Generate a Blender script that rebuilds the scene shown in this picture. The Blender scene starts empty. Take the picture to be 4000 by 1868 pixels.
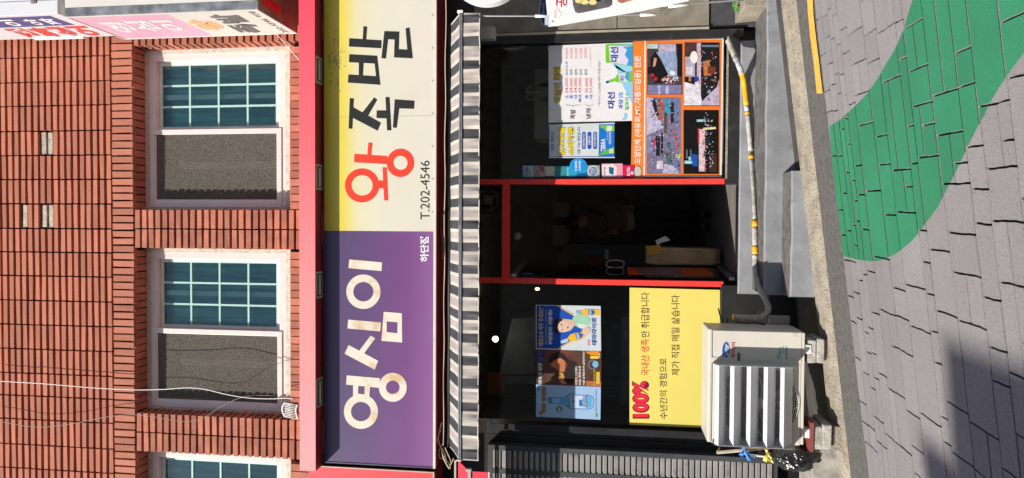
import bpy, math, random
from mathutils import Vector, Matrix
from mathutils.geometry import tessellate_polygon
random.seed(7)
S = bpy.context.scene
COL = S.collection

# ------------------------------------------------------------------ camera (phone held sideways: image-left is up)
F = 2775.0
pit, yaw, rol = [math.radians(a) for a in (8.0, -1.43, 0.48)]
_f = Vector((math.sin(yaw)*math.cos(pit), math.cos(yaw)*math.cos(pit), math.sin(pit)))
_r = Vector((math.cos(yaw), -math.sin(yaw), 0)); _u = _r.cross(_f)
RT = _r*math.cos(rol)+_u*math.sin(rol); UP = -_r*math.sin(rol)+_u*math.cos(rol); FW = _f
CP = Vector((0, -6.45, 1.72))
cam = bpy.data.cameras.new("camera"); cam.sensor_width = 36; cam.lens = F/4000*36; cam.clip_end = 3000
co = bpy.data.objects.new("camera", cam); COL.objects.link(co)
m3 = Matrix((-UP, RT, -FW)).transposed()
co.matrix_world = Matrix.Translation(CP) @ m3.to_4x4()
S.camera = co

# ------------------------------------------------------------------ light
SD = Vector((-.595, -.541, .595)).normalized()          # towards the sun
w = bpy.data.worlds.new("World"); S.world = w; w.use_nodes = True
sky = w.node_tree.nodes.new("ShaderNodeTexSky"); sky.sky_type = 'NISHITA'; sky.sun_disc = False
sky.sun_elevation = math.asin(SD.z); sky.sun_rotation = math.atan2(SD.x, SD.y)
bg = w.node_tree.nodes["Background"]; bg.inputs[1].default_value = 0.085
w.node_tree.links.new(sky.outputs[0], bg.inputs[0])
sun = bpy.data.lights.new("sun", 'SUN'); sun.energy = 4.6; sun.angle = math.radians(0.5); sun.color = (1, .95, .87)
so = bpy.data.objects.new("sun", sun); COL.objects.link(so); so.rotation_euler = (-SD).to_track_quat('-Z', 'Y').to_euler()
so.location = (-8, -8, 12)
S.view_settings.view_transform = 'Standard'; S.view_settings.look = 'None'; S.view_settings.gamma = 1
S.view_settings.exposure = 0.60

# ------------------------------------------------------------------ photo pixel -> point on a plane of the place
def ray(x, y): return RT*((934-y)/F)+UP*((2000-x)/F)+FW
def P(x, y, Y=0.0):
    d = ray(x, y); return CP+d*((Y-CP.y)/d.y)
def G(x, y, z):
    d = ray(x, y); return CP+d*((z-CP.z)/d.z)
def PX(x, y, X):
    d = ray(x, y); return CP+d*((X-CP.x)/d.x)
GZ0, GS = 0.205, 0.124
def gz(X): return GZ0+GS*X
def GP(x, y):
    d = ray(x, y); t = (GZ0+GS*CP.x-CP.z)/(d.z-GS*d.x); return CP+d*t

# ------------------------------------------------------------------ materials
MATS = {}
def nodes(m): return m.node_tree.nodes, m.node_tree.links
def mat(name, col, rough=.6, var=.12, scale=6, bump=0, bscale=60, metal=0, spec=.4, island=0, dirt=None, dscale=3, dth=.55, coat=0, sheen=0, coords='Object', stretch=None):
    if name in MATS: return MATS[name]
    m = bpy.data.materials.new(name); m.use_nodes = True; N, L = nodes(m)
    b = N["Principled BSDF"]; b.inputs["Roughness"].default_value = rough; b.inputs["Metallic"].default_value = metal
    b.inputs["Specular IOR Level"].default_value = spec; b.inputs["Coat Weight"].default_value = coat
    tc = N.new("ShaderNodeTexCoord"); src = tc.outputs[coords]
    if stretch:
        mp = N.new("ShaderNodeMapping"); mp.inputs["Scale"].default_value = stretch; L.new(src, mp.inputs[0]); src = mp.outputs[0]
    c = N.new("ShaderNodeRGB"); c.outputs[0].default_value = (*col, 1); out = c.outputs[0]
    if var or island:
        nz = N.new("ShaderNodeTexNoise"); nz.inputs["Scale"].default_value = scale; nz.inputs["Detail"].default_value = 6; L.new(src, nz.inputs[0])
        mr = N.new("ShaderNodeMapRange"); mr.inputs[1].default_value = .3; mr.inputs[2].default_value = .7
        mr.inputs[3].default_value = 1-var; mr.inputs[4].default_value = 1+var; L.new(nz.outputs[0], mr.inputs[0])
        fac = mr.outputs[0]
        if island:
            g = N.new("ShaderNodeNewGeometry"); m2 = N.new("ShaderNodeMapRange"); m2.inputs[3].default_value = 1-island; m2.inputs[4].default_value = 1+island*.6
            L.new(g.outputs["Random Per Island"], m2.inputs[0]); mu = N.new("ShaderNodeMath"); mu.operation = 'MULTIPLY'
            L.new(fac, mu.inputs[0]); L.new(m2.outputs[0], mu.inputs[1]); fac = mu.outputs[0]
        vm = N.new("ShaderNodeVectorMath"); vm.operation = 'SCALE'; L.new(out, vm.inputs[0]); L.new(fac, vm.inputs["Scale"]); out = vm.outputs[0]
    if dirt:
        n2 = N.new("ShaderNodeTexNoise"); n2.inputs["Scale"].default_value = dscale; n2.inputs["Detail"].default_value = 8; n2.inputs["Roughness"].default_value = .65; L.new(src, n2.inputs[0])
        r2 = N.new("ShaderNodeMapRange"); r2.inputs[1].default_value = dth; r2.inputs[2].default_value = dth+.15; L.new(n2.outputs[0], r2.inputs[0])
        mx = N.new("ShaderNodeMix"); mx.data_type = 'RGBA'; mx.inputs[7].default_value = (*dirt, 1)
        L.new(r2.outputs[0], mx.inputs[0]); L.new(out, mx.inputs[6]); out = mx.outputs[2]
    L.new(out, b.inputs["Base Color"])
    if bump:
        nb = N.new("ShaderNodeTexNoise"); nb.inputs["Scale"].default_value = bscale; nb.inputs["Detail"].default_value = 5; L.new(src, nb.inputs[0])
        bp = N.new("ShaderNodeBump"); bp.inputs["Strength"].default_value = bump; bp.inputs["Distance"].default_value = .01; L.new(nb.outputs[0], bp.inputs["Height"]); L.new(bp.outputs[0], b.inputs["Normal"])
    MATS[name] = m; return m
def ink(r, g, b_, rough=.5):
    """printed ink colour given as 0-255 sRGB of the print"""
    key = "print_%d_%d_%d" % (r, g, b_)
    lin = tuple(((v/255)/12.92 if v/255 <= .04045 else (((v/255)+.055)/1.055)**2.4) for v in (r, g, b_))
    return mat(key, tuple(.72*v for v in lin), rough, var=.04, scale=15, spec=.3)
def glass(name, tint, refl=1.0, trans=1.0, ior=1.45, rough=0.0):
    if name in MATS: return MATS[name]
    m = bpy.data.materials.new(name); m.use_nodes = True; N, L = nodes(m); N.remove(N["Principled BSDF"])
    o = N["Material Output"]; t = N.new("ShaderNodeBsdfTransparent"); t.inputs[0].default_value = (*tint, 1)
    g = N.new("ShaderNodeBsdfGlossy"); g.inputs["Roughness"].default_value = rough; fr = N.new("ShaderNodeFresnel"); fr.inputs[0].default_value = ior
    mx = N.new("ShaderNodeMixShader"); L.new(fr.outputs[0], mx.inputs[0]); L.new(t.outputs[0], mx.inputs[1]); L.new(g.outputs[0], mx.inputs[2]); L.new(mx.outputs[0], o.inputs[0])
    MATS[name] = m; return m
def ramp_z(name, stops, rough=.45, axis='Z', var=.03, noise=0, spec=.4):
    """print gradient along a world axis: stops [(coord, colour)]"""
    m = bpy.data.materials.new(name); m.use_nodes = True; N, L = nodes(m); b = N["Principled BSDF"]; b.inputs["Roughness"].default_value = rough
    b.inputs["Specular IOR Level"].default_value = spec
    g = N.new("ShaderNodeNewGeometry"); sp = N.new("ShaderNodeSeparateXYZ"); L.new(g.outputs["Position"], sp.inputs[0])
    mr = N.new("ShaderNodeMapRange"); lo, hi = stops[0][0], stops[-1][0]; mr.inputs[1].default_value = lo; mr.inputs[2].default_value = hi
    src = sp.outputs[axis]
    nz = N.new("ShaderNodeTexNoise"); nz.inputs["Scale"].default_value = 5; nz.inputs["Detail"].default_value = 8; L.new(g.outputs["Position"], nz.inputs[0])
    if noise:
        ma = N.new("ShaderNodeMath"); ma.operation = 'MULTIPLY_ADD'; ma.inputs[1].default_value = noise; L.new(nz.outputs[0], ma.inputs[0]); L.new(src, ma.inputs[2]); src = ma.outputs[0]
    L.new(src, mr.inputs[0]); cr = N.new("ShaderNodeValToRGB"); L.new(mr.outputs[0], cr.inputs[0])
    e = cr.color_ramp.elements
    e[0].position = 0; e[0].color = (*stops[0][1], 1); e[1].position = 1; e[1].color = (*stops[-1][1], 1)
    for p_, c_ in stops[1:-1]:
        k = e.new((p_-lo)/(hi-lo)); k.color = (*c_, 1)
    vm = N.new("ShaderNodeVectorMath"); vm.operation = 'SCALE'; mr2 = N.new("ShaderNodeMapRange"); mr2.inputs[3].default_value = 1-var*2; mr2.inputs[4].default_value = 1+var*2
    L.new(nz.outputs[0], mr2.inputs[0]); L.new(cr.outputs[0], vm.inputs[0]); L.new(mr2.outputs[0], vm.inputs["Scale"]); L.new(vm.outputs[0], b.inputs["Base Color"])
    return m

BRICK = mat("brick", (.415, .152, .098), .8, var=.06, scale=5, bump=.3, bscale=70, island=.20, spec=.25, dirt=(.36, .16, .115), dscale=1.0, dth=.66)
BRICKD = mat("brick_dirty", (.40, .15, .098), .8, var=.18, scale=9, bump=.4, bscale=70, island=.25, spec=.25)
JOINT = mat("brick_joint", (.022, .009, .008), .9, var=.3, scale=40, bump=.3)
CEM = mat("bare_cement", (.42, .37, .29), .95, var=.25, scale=30, bump=.8, bscale=40)
CAULK = mat("caulk", (.55, .50, .42), .8, var=.2, scale=20, bump=.4, bscale=30)
PVC = mat("window_plastic", (.66, .59, .56), .35, var=.05)
MUNT = mat("muntin_plastic", (.36, .56, .50), .4, var=.05)
REDL = mat("canopy_red_pale", (.86, .37, .37), .28, var=.06, scale=2, dirt=(.80, .42, .30), dscale=9, dth=.66, spec=.6, stretch=(8, 1, .35))
RED = mat("red_paint", (.50, .018, .018), .35, var=.08, scale=4)
REDD = mat("dark_red_soffit", (.22, .02, .025), .4, var=.15, scale=3)
REDP = mat("red_post_paint", (.78, .05, .04), .35, var=.1, scale=4, dirt=(.35, .03, .03), dscale=14, dth=.66)
BLACK = mat("black_paint", (.020, .020, .021), .35, var=.3, scale=5, bump=.1, bscale=20, dirt=(.05, .048, .045), dscale=7, dth=.6)
BLKM = mat("black_rubber", (.012, .012, .012), .6, var=.2)
STONE = mat("stone_panel", (.21, .185, .15), .6, var=.22, scale=9, bump=.15, bscale=60, dirt=(.13, .11, .09), dscale=5)
STONED = mat("dark_stone_panel", (.018, .017, .016), .35, var=.3, scale=9, bump=.1)
TRIM = mat("pale_metal_trim", (.42, .38, .30), .45, var=.2, metal=.3)
ALU = mat("aluminium", (.55, .55, .56), .35, var=.1, metal=.8)
GALV = mat("galvanised_steel", (.27, .27, .28), .45, var=.45, scale=9, metal=.55, dirt=(.30, .25, .17), dscale=6, dth=.56)
WHITE = mat("white_enamel", (.78, .77, .74), .35, var=.03)
CREAM = mat("ac_cream", (.60, .56, .49), .38, var=.06, scale=3, dirt=(.46, .42, .36), dscale=4, dth=.62)
VANE = mat("vane_white", (.60, .61, .64), .3, var=.03)
STEP = mat("step_paint", (.235, .24, .255), .55, var=.18, scale=6, bump=.35, bscale=18, dirt=(.10, .095, .09), dscale=5, dth=.60)
STEPT = mat("step_tread_dirty", (.12, .115, .11), .75, var=.35, scale=14, bump=.4, bscale=30, dirt=(.30, .23, .15), dscale=12, dth=.66)
KERB = mat("kerb_concrete", (.30, .26, .205), .9, var=.25, scale=9, bump=1.0, bscale=60, dirt=(.095, .08, .065), dscale=70, dth=.52)
GUTTER = mat("gutter_asphalt", (.105, .10, .092), .9, var=.3, scale=30, bump=.8, bscale=90, dirt=(.23, .21, .18), dscale=110, dth=.58)
PAVE = mat("paving_grey", (.265, .250, .252), .85, var=.08, scale=1.3, bump=.4, bscale=230, island=.10, dirt=(.115, .108, .108), dscale=170, dth=.50)
PAVEJ = mat("paving_joint", (.032, .027, .022), .95, var=.4, scale=60)
GREEN = mat("green_road_paint", (.024, .21, .10), .7, var=.16, scale=1.6, bump=.4, bscale=230, island=.10, dirt=(.030, .135, .075), dscale=170, dth=.50)
YLINE = mat("yellow_road_paint", (.80, .40, .07), .75, var=.15, scale=20, bump=.5, bscale=120)
STRL = mat("awning_pale_stripe", (.36, .315, .30), .8, var=.12, scale=7, dirt=(.30, .23, .17), dscale=4, dth=.62)
STRE = mat("awning_cream_edge", (.50, .45, .39), .8, var=.12, scale=7)
STRD = mat("awning_dark_stripe", (.050, .049, .056), .7, var=.25, scale=8, dirt=(.12, .10, .08), dscale=8, dth=.62)
NAWN = mat("red_awning_cloth", (.70, .035, .06), .7, var=.08)
CABLE = mat("cream_cable", (.55, .45, .33), .6, var=.1)
WCAB = mat("white_cable", (.85, .84, .80), .5, var=.03)
GCAB = mat("grey_cable", (.22, .22, .22), .5, var=.03)
BCAB = mat("black_cable", (.015, .015, .015), .5, var=.03)
WALLIN = mat("dark_interior_wall", (.30, .29, .28), .8, var=.2)
FLOORIN = mat("dark_interior_floor", (.20, .18, .16), .5, var=.2)
SIGNW = mat("sign_white_face", (.60, .575, .52), .35, var=.04)
GL = glass("shop_glass", (.84, .86, .86), ior=1.5)
GLT = glass("green_glass", (.82, .96, .95), ior=1.5)

# ------------------------------------------------------------------ mesh helpers
class MB:
    def __init__(s): s.v = []; s.f = []; s.m = []
    def add(s, vs, fs, mi=0):
        n = len(s.v); s.v += [Vector(v) for v in vs]; s.f += [tuple(i+n for i in f) for f in fs]; s.m += [mi]*len(fs); return s
    def box(s, x0, x1, y0, y1, z0, z1, j=0, mi=0):
        r = lambda: random.uniform(-j, j) if j else 0
        x0, x1 = min(x0, x1), max(x0, x1); y0, y1 = min(y0, y1), max(y0, y1); z0, z1 = min(z0, z1), max(z0, z1)
        vs = [(x+r(), y+r(), z+r()) for x in (x0, x1) for y in (y0, y1) for z in (z0, z1)]
        return s.add(vs, [(0, 1, 3, 2), (4, 6, 7, 5), (0, 4, 5, 1), (2, 3, 7, 6), (0, 2, 6, 4), (1, 5, 7, 3)], mi)
    def prism(s, pts, ex, holes=(), mi=0):
        """pts: 3D outline (front), extruded by ex"""
        ex = Vector(ex); loops = [[Vector(p) for p in pts]]+[[Vector(p) for p in h] for h in holes]
        flat = [p for l in loops for p in l]; n = len(flat); base = len(s.v)
        tri = tessellate_polygon(loops)
        s.v += flat+[p+ex for p in flat]
        for t in tri:
            s.f.append(tuple(base+i for i in t)); s.m.append(mi)
            s.f.append(tuple(base+n+i for i in reversed(t))); s.m.append(mi)
        o = base
        for l in loops:
            k = len(l)
            for i in range(k):
                a, b_ = o+i, o+(i+1) % k; s.f.append((a, b_, b_+n, a+n)); s.m.append(mi)
            o += k
        return s
    def tube(s, pts, r, n=8, cap=True, mi=0):
        pts = [Vector(p) for p in pts]; rings = []; up = Vector((.13, .21, .97)); base = len(s.v)
        for i, p in enumerate(pts):
            t = (pts[min(i+1, len(pts)-1)]-pts[max(i-1, 0)]).normalized()
            a = t.cross(up)
            if a.length < .05: a = t.cross(Vector((1, 0, 0)))
            a.normalize(); b_ = t.cross(a); rr = r[i] if isinstance(r, (list, tuple)) else r
            s.v += [p+(a*math.cos(2*math.pi*k/n)+b_*math.sin(2*math.pi*k/n))*rr for k in range(n)]
        for i in range(len(pts)-1):
            for k in range(n):
                a = base+i*n+k; b_ = base+i*n+(k+1) % n; s.f.append((a, b_, b_+n, a+n)); s.m.append(mi)
        if cap:
            s.f.append(tuple(base+k for k in range(n))); s.m.append(mi)
            s.f.append(tuple(base+(len(pts)-1)*n+k for k in reversed(range(n)))); s.m.append(mi)
        return s
    def build(s, name, m, parent=None, smooth=False, bevel=0):
        me = bpy.data.meshes.new(name); off = Vector((0, 0, 0))
        if parent: off = wloc(parent)
        me.from_pydata([v-off for v in s.v], [], s.f); ms = m if isinstance(m, (list, tuple)) else [m]
        for q in ms: me.materials.append(q)
        if len(ms) > 1:
            for p_, k in zip(me.polygons, s.m): p_.material_index = k
        import bmesh
        bm = bmesh.new(); bm.from_mesh(me); bmesh.ops.recalc_face_normals(bm, faces=bm.faces)
        if bevel:
            bmesh.ops.bevel(bm, geom=[e for e in bm.edges if len(e.link_faces) == 2 and e.calc_face_angle(0) > .6], offset=bevel, segments=2, affect='EDGES', profile=.6)
        bm.to_mesh(me); bm.free()
        if smooth:
            for p_ in me.polygons: p_.use_smooth = True
        o = bpy.data.objects.new(name, me); COL.objects.link(o)
        if parent: o.parent = parent
        return o
def wloc(o):
    v = Vector(o.location)
    while o.parent: o = o.parent; v += Vector(o.location)
    return v
def smoothpath(pts, n=6):
    pts = [Vector(p) for p in pts]; out = []
    for i in range(len(pts)-1):
        p0, p1, p2, p3 = pts[max(i-1, 0)], pts[i], pts[i+1], pts[min(i+2, len(pts)-1)]
        for k in range(n):
            t = k/n; out.append(.5*((2*p1)+(p2-p0)*t+(2*p0-5*p1+4*p2-p3)*t*t+(3*p1-p0-3*p2+p3)*t**3))
    return out+[pts[-1]]
def thing(name, label, cat, loc, group=None):
    o = bpy.data.objects.new(name, None); COL.objects.link(o); o.location = loc; o.empty_display_size = .2
    o['label'] = label; o['category'] = cat
    if group: o['group'] = group
    return o
def tag(o, label, cat, group=None):
    o['label'] = label; o['category'] = cat
    if group: o['group'] = group
    return o
def struct(o): o['kind'] = 'structure'; return o
def quad(x0, x1, y0, y1): return [(x0, y0), (x1, y0), (x1, y1), (x0, y1)]
def ell(cx, cy, rx, ry, n=40): return [(cx+rx*math.cos(2*math.pi*k/n), cy+ry*math.sin(2*math.pi*k/n)) for k in range(n)]
def sl(mb, pts, Y, t=.003, holes=(), mi=0):
    """flat piece of thickness t whose front lies in the plane Y"""
    return mb.prism([P(x, y, Y) for x, y in pts], (0, t, 0), [[P(x, y, Y) for x, y in h] for h in holes], mi)
def slab(pts, Y, t, name, m, parent, holes=()): return sl(MB(), pts, Y, t, holes).build(name, m, parent)
def pbox(mb, x0, x1, y0, y1, Ya, Yb, mi=0):
    xm, ym = (x0+x1)/2, (y0+y1)/2
    return mb.box(P(xm, y0, Ya).x, P(xm, y1, Ya).x, Ya, Yb, P(x0, ym, Ya).z, P(x1, ym, Ya).z, mi=mi)
def text(s, O, R, U, name, m, parent, bold=0, shear=0):
    """lettering filling the parallelogram O, O+R, O+U"""
    cu = bpy.data.curves.new(name, 'FONT'); cu.body = s; cu.offset = bold; cu.resolution_u = 3; cu.shear = shear
    ob = bpy.data.objects.new(name, cu); COL.objects.link(ob); bpy.context.view_layer.update()
    dg = bpy.context.evaluated_depsgraph_get(); me = bpy.data.meshes.new_from_object(ob.evaluated_get(dg)); bpy.data.objects.remove(ob)
    me.name = name
    xs = [v.co.x for v in me.vertices]; ys = [v.co.y for v in me.vertices]; x0, x1, y0, y1 = min(xs), max(xs), min(ys), max(ys)
    off = wloc(parent) if parent else Vector((0, 0, 0))
    for v in me.vertices: v.co = O+R*((v.co.x-x0)/(x1-x0))+U*((v.co.y-y0)/max(y1-y0, 1e-6))-off
    me.materials.clear(); me.materials.append(m)
    o = bpy.data.objects.new(name, me); COL.objects.link(o); o.parent = parent; return o
def txt(s, x0, x1, y0, y1, Y, m, parent, bold=0, name="lettering", shear=0, tilt=0):
    """x0..x1: top..bottom of the letters, y0..y1: right..left end in the photo"""
    O = P(x1, y1, Y); return text(s, O, P(x1+tilt, y0, Y)-O, P(x0, y1, Y)-O, name, m, parent, bold, shear)

# ================================================================== BRICK BUILDING
bld = thing("brick_building", "red stacked brick building with white windows above a black shopfront", "building", (0, 0, .2))
Xc = lambda x, y, Y=0: P(x, y, Y).x
Zc = lambda x, y=934, Y=0: P(x, y, Y).z
jy = [30, 126, 220, 317, 411, 510, 606, 701, 797, 894, 987, 1081, 1178, 1274, 1370, 1466, 1555, 1648, 1748, 1842]
JX = [Xc(300, y) for y in jy]
step = (JX[0]-JX[-1])/(len(JX)-1)
for k in range(14): JX.insert(0, JX[0]+step)
for k in range(12): JX.append(JX[-1]-step)
zb = Zc(438); zpitch = (Zc(10)-Zc(438))/17.0*1.0
zpitch = (Zc(5)-Zc(438-2))/(431/25.5)
patch = [((165, 187), (510, 605)), ((88, 112), (797, 890)), ((164, 212), (797, 890))]
bw = MB(); cem = [MB(), MB(), MB()]
for r in range(26):
    z0 = zb+.012+r*zpitch; z1 = z0+zpitch*.60
    for c in range(len(JX)-1):
        xa, xb = JX[c+1]+.007, JX[c]-.007; xm, zm = (xa+xb)/2, (z0+z1)/2
        hit = None
        for pi_, ((px0, px1), (py0, py1)) in enumerate(patch):
            if P(px1, py1).x-.03 < xm < P(px0, py0).x+.03 and P(px1, py1).z-.012 < zm < P(px0, py0).z+.012: hit = pi_
        yo = random.uniform(-.002, .003)
        if hit is not None: cem[hit].box(xa+.005, xb-.005, .022, .05, z0, z1, j=.004)
        else: bw.box(xa, xb, yo, .09, z0, z1, j=.0022)
bw.build("brick_wall", BRICK, bld); [c_.build("bare_patch", CEM, bld) for c_ in cem if c_.v]
# openings (brick-face outline in the photo)
OPEN = [(172, 818), (973, 1624), (1778, 2425)]
ZT = Zc(524); ZB = Zc(1112, 934, .10)
opx = [(Xc(800, b), Xc(800, a)) for a, b in OPEN]
# soldier course
sd = MB(); zs0, zs1 = Zc(522), Zc(443); x = JX[-1]; pw = .0738
while x < JX[0]:
    sd.box(x+.008, x+pw-.009, -.006+random.uniform(-.003, .003), .05, zs0+random.uniform(-.003, .003), zs1, j=.002); x += pw
sd.build("soldier_course", BRICK, bld)
# soldier soffit bricks (underside of the lintel), piers, reveals, sills
pier = MB(); rev = MB(); sill = MB()
zp = Zc(525); ppitch = zpitch*1.0
revs = [MB() for _ in opx]
edges = [(opx[1][1], opx[0][0]), (opx[2][1], opx[1][0]), (opx[0][1], opx[0][1]+1.3)]
for ei, (xa, xb) in enumerate(edges):
    pier = MB(); mid = xa+(xb-xa)*.5
    cols = [(xa, mid), (mid, xb)] if xb-xa < 1 else [(xa, xa+.27), (xa+.27, xa+.52), (xa+.52, xa+.77), (xa+.77, xb)]
    z = zp-.01; 
    while z > Zc(1240):
        for ca, cb in cols:
            pier.box(ca+.006, cb-.006, random.uniform(-.003, .003), .10, z-zpitch*.66, z, j=.002)
        for s_, xx in ((1, xa), (-1, xb)):
            if xb-xa > 1 and s_ == -1: continue
            wi_ = min(range(3), key=lambda k_: min(abs(opx[k_][0]-xx), abs(opx[k_][1]-xx))); revs[wi_].box(xx-.002*s_, xx+.04*s_, .105, .215, z-zpitch*.66, z, j=.002)
        z -= zpitch*1.0
    pier.build("brick_pier", BRICKD, bld)
for oi, (xa, xb) in enumerate(opx):
    rev = revs[oi]; sill = MB()
    x = xa
    while x < xb-.02:   # underside header bricks
        rev.box(x+.005, min(x+pw-.006, xb), .012, .215, ZT, ZT+.05, j=.002); x += pw
    x = xa+.004
    while x < xb-.05:   # sloped sill bricks
        x2 = min(x+pw-.009, xb)
        for (ya, yb) in ((.0, .095), (.10, .215)):
            za, zc2 = ZB-.115+ya*.48, ZB-.115+yb*.48
            j_ = random.uniform(-.003, .003)
            sill.add([(x, ya-.02, za-.26+j_), (x2, ya-.02, za-.26+j_), (x2, yb-.02, zc2-.06), (x, yb-.02, zc2-.06), (x, ya-.02, za+j_), (x2, ya-.02, za+j_), (x2, yb-.02, zc2), (x, yb-.02, zc2)],
                     [(0, 1, 2, 3), (4, 7, 6, 5), (0, 4, 5, 1), (1, 5, 6, 2), (2, 6, 7, 3), (3, 7, 4, 0)])
        x += pw
    rev.build("reveal_bricks", BRICKD, bld); sill.build("sill_bricks", BRICKD, bld)
# backing (dark raked joints): wall body with openings
bk = MB(); X0, X1 = -5.2, 5.2; ztop = zb+26*zpitch+.1
bk.box(X0, X1, .065, .4, Zc(440)-.03, ztop); bk.box(X0, X1, .040, .4, ZT+.052, Zc(440)-.03)
xs = [X0, opx[2][0], opx[2][1], opx[1][0], opx[1][1], opx[0][0], opx[0][1], X1]
for a, b_ in ((xs[0], xs[1]), (xs[2], xs[3]), (xs[4], xs[5]), (xs[6], xs[7])): bk.box(a+(.012 if a > X0 else 0), b_-(.012 if b_ < X1 else 0), .040, .4, 3.9, ZT+.052)
bk.box(X0+.02, X1-.02, .06, .4, 3.9, ZB-.12)
bk.build("wall_core", JOINT, bld)
rf = MB(); rf.box(X0-.1, X1+.1, -.12, 6.2, ztop, ztop+.25); rf.build("roof_slab", CEM, bld)
sw = MB(); sw.box(X0, X0+.2, .4, 6, 0, ztop); sw.box(X1-.2, X1, .4, 6, 0, ztop); sw.box(X0, X1, 6, 6.2, -.8, ztop); sw.build("rear_wall", BRICK, bld)
# windows
YF = .185
SCREEN = None
def screen_mat():
    m = bpy.data.materials.new("insect_screen"); m.use_nodes = True; N, L = nodes(m); N.remove(N["Principled BSDF"]); o = N["Material Output"]
    t = N.new("ShaderNodeBsdfTransparent"); d = N.new("ShaderNodeBsdfDiffuse"); tc = N.new("ShaderNodeTexCoord")
    nz = N.new("ShaderNodeTexNoise"); nz.inputs["Scale"].default_value = 120; nz.inputs["Detail"].default_value = 3; L.new(tc.outputs["Object"], nz.inputs[0])
    cr = N.new("ShaderNodeValToRGB"); L.new(nz.outputs[0], cr.inputs[0]); e = cr.color_ramp.elements
    e[0].position = .40; e[0].color = (.075, .068, .06, 1); e[1].position = .74; e[1].color = (.26, .24, .20, 1); L.new(cr.outputs[0], d.inputs[0])
    mx = N.new("ShaderNodeMixShader"); mx.inputs[0].default_value = .62; L.new(t.outputs[0], mx.inputs[1]); L.new(d.outputs[0], mx.inputs[2]); L.new(mx.outputs[0], o.inputs[0]); return m
SCREEN = screen_mat()
CURT = mat("window_curtain", (.30, .50, .50), .8, var=.3, scale=2, stretch=(14, 1, .6))
ROOM = mat("dim_room", (.05, .07, .07), .9)
for wi, (xa, xb) in enumerate(opx):
    win = bpy.data.objects.new("window", None); COL.objects.link(win); win.parent = bld; win.location = Vector(((xa+xb)/2, YF, ZB))-wloc(bld)
    zt, z0 = ZT-.046, ZB+.038
    fr = MB(); t = .075
    def ring(mb, a, b_, c, d, t, y0, y1):
        mb.box(a, a+t, y0, y1, c, d); mb.box(b_-t, b_, y0, y1, c, d); mb.box(a+t, b_-t, y0, y1, c, c+t); mb.box(a+t, b_-t, y0, y1, d-t, d); return mb
    ck = MB(); ring(ck, xa-.004, xb+.004, z0-.06, zt+.045, .048, YF-.006, YF+.04); ck.build("caulk", CAULK, win)
    ring(fr, xa+.030, xb-.040, z0-.012, zt, t*.95, YF, YF+.14).build("frame", PVC, win, bevel=.004)
    ia, ib, iz0, iz1 = xa+.020+t*.7, xb-.040-t*.7, z0+t*.55, zt-t*.7; mid = (ia+ib)/2
    # right sash: green glass with grid
    sa = MB(); ring(sa, mid-.01, ib-.0, iz0+.02, iz1, .045, YF+.05, YF+.09); sa.build("sash", PVC, win, bevel=.003)
    ga, gb, gz0, gz1 = mid+.035, ib-.045, iz0+.065, iz1-.045
    MB().box(ga, gb, YF+.066, YF+.07, gz0, gz1).build("glass_pane", GLT, win)
    mu = MB()
    for k in (1, 2): xx = ga+(gb-ga)*k/3; mu.box(xx-.0095, xx+.0095, YF+.054, YF+.0655, gz0, gz1)
    for k in (1, 2, 3): zz = gz0+(gz1-gz0)*k/4; mu.box(ga, gb, YF+.0545, YF+.065, zz-.0095, zz+.0095)
    ring(mu, ga-.001, gb+.001, gz0-.001, gz1+.001, .014, YF+.055, YF+.064)
    mu.build("muntin_grid", MUNT, win)
    # left: insect screen sash in front, frosted pane and inner sash behind
    sc = MB(); ring(sc, ia-.05, mid+.012, iz0-.012, iz1+.045, .05, YF-.012, YF+.028); sc.build("screen_frame", PVC, win, bevel=.003)
    MB().box(ia-.002, mid-.036, YF+.006, YF+.009, iz0+.036, iz1-.003).build("insect_screen", SCREEN, win)
    fs = MB(); ring(fs, ia-.03, mid+.03, iz0, iz1, .05, YF+.10, YF+.13)
    fs.build("rear_sash", PVC, win)
    MB().box(ia+.0, mid-.0, YF+.112, YF+.118, iz0+.04, iz1-.04).build("frosted_pane", mat("frosted_glass", (.12, .12, .11), .3, var=.3, scale=60, bump=1, bscale=70), win)
    inn = MB(); xx = ia+(mid-ia)*.48; inn.box(xx, xx+.07, YF+.095, YF+.11, iz0+.05, iz1-.2); xx = ga+(gb-ga)*.46
    inn.box(xx, xx+.05, YF+.11, YF+.13, gz0-.03, gz1+.03); inn.build("inner_sash_stile", WHITE, win)
    cu = MB(); n = 40
    for k in range(n):
        a = xa+(xb-xa)*k/n; b_ = xa+(xb-xa)*(k+1)/n
        cu.add([(a, YF+.17+.015*math.sin(k*1.7), z0), (b_, YF+.17+.015*math.sin((k+1)*1.7), z0), (b_, YF+.17+.015*math.sin((k+1)*1.7), zt), (a, YF+.17+.015*math.sin(k*1.7), zt)], [(0, 1, 2, 3)])
    cu.build("curtain", CURT, win)
    MB().box(xa-.1, xb+.1, YF+.6, YF+.62, z0-.1, zt+.1).build("room_back", ROOM, win)

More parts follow.
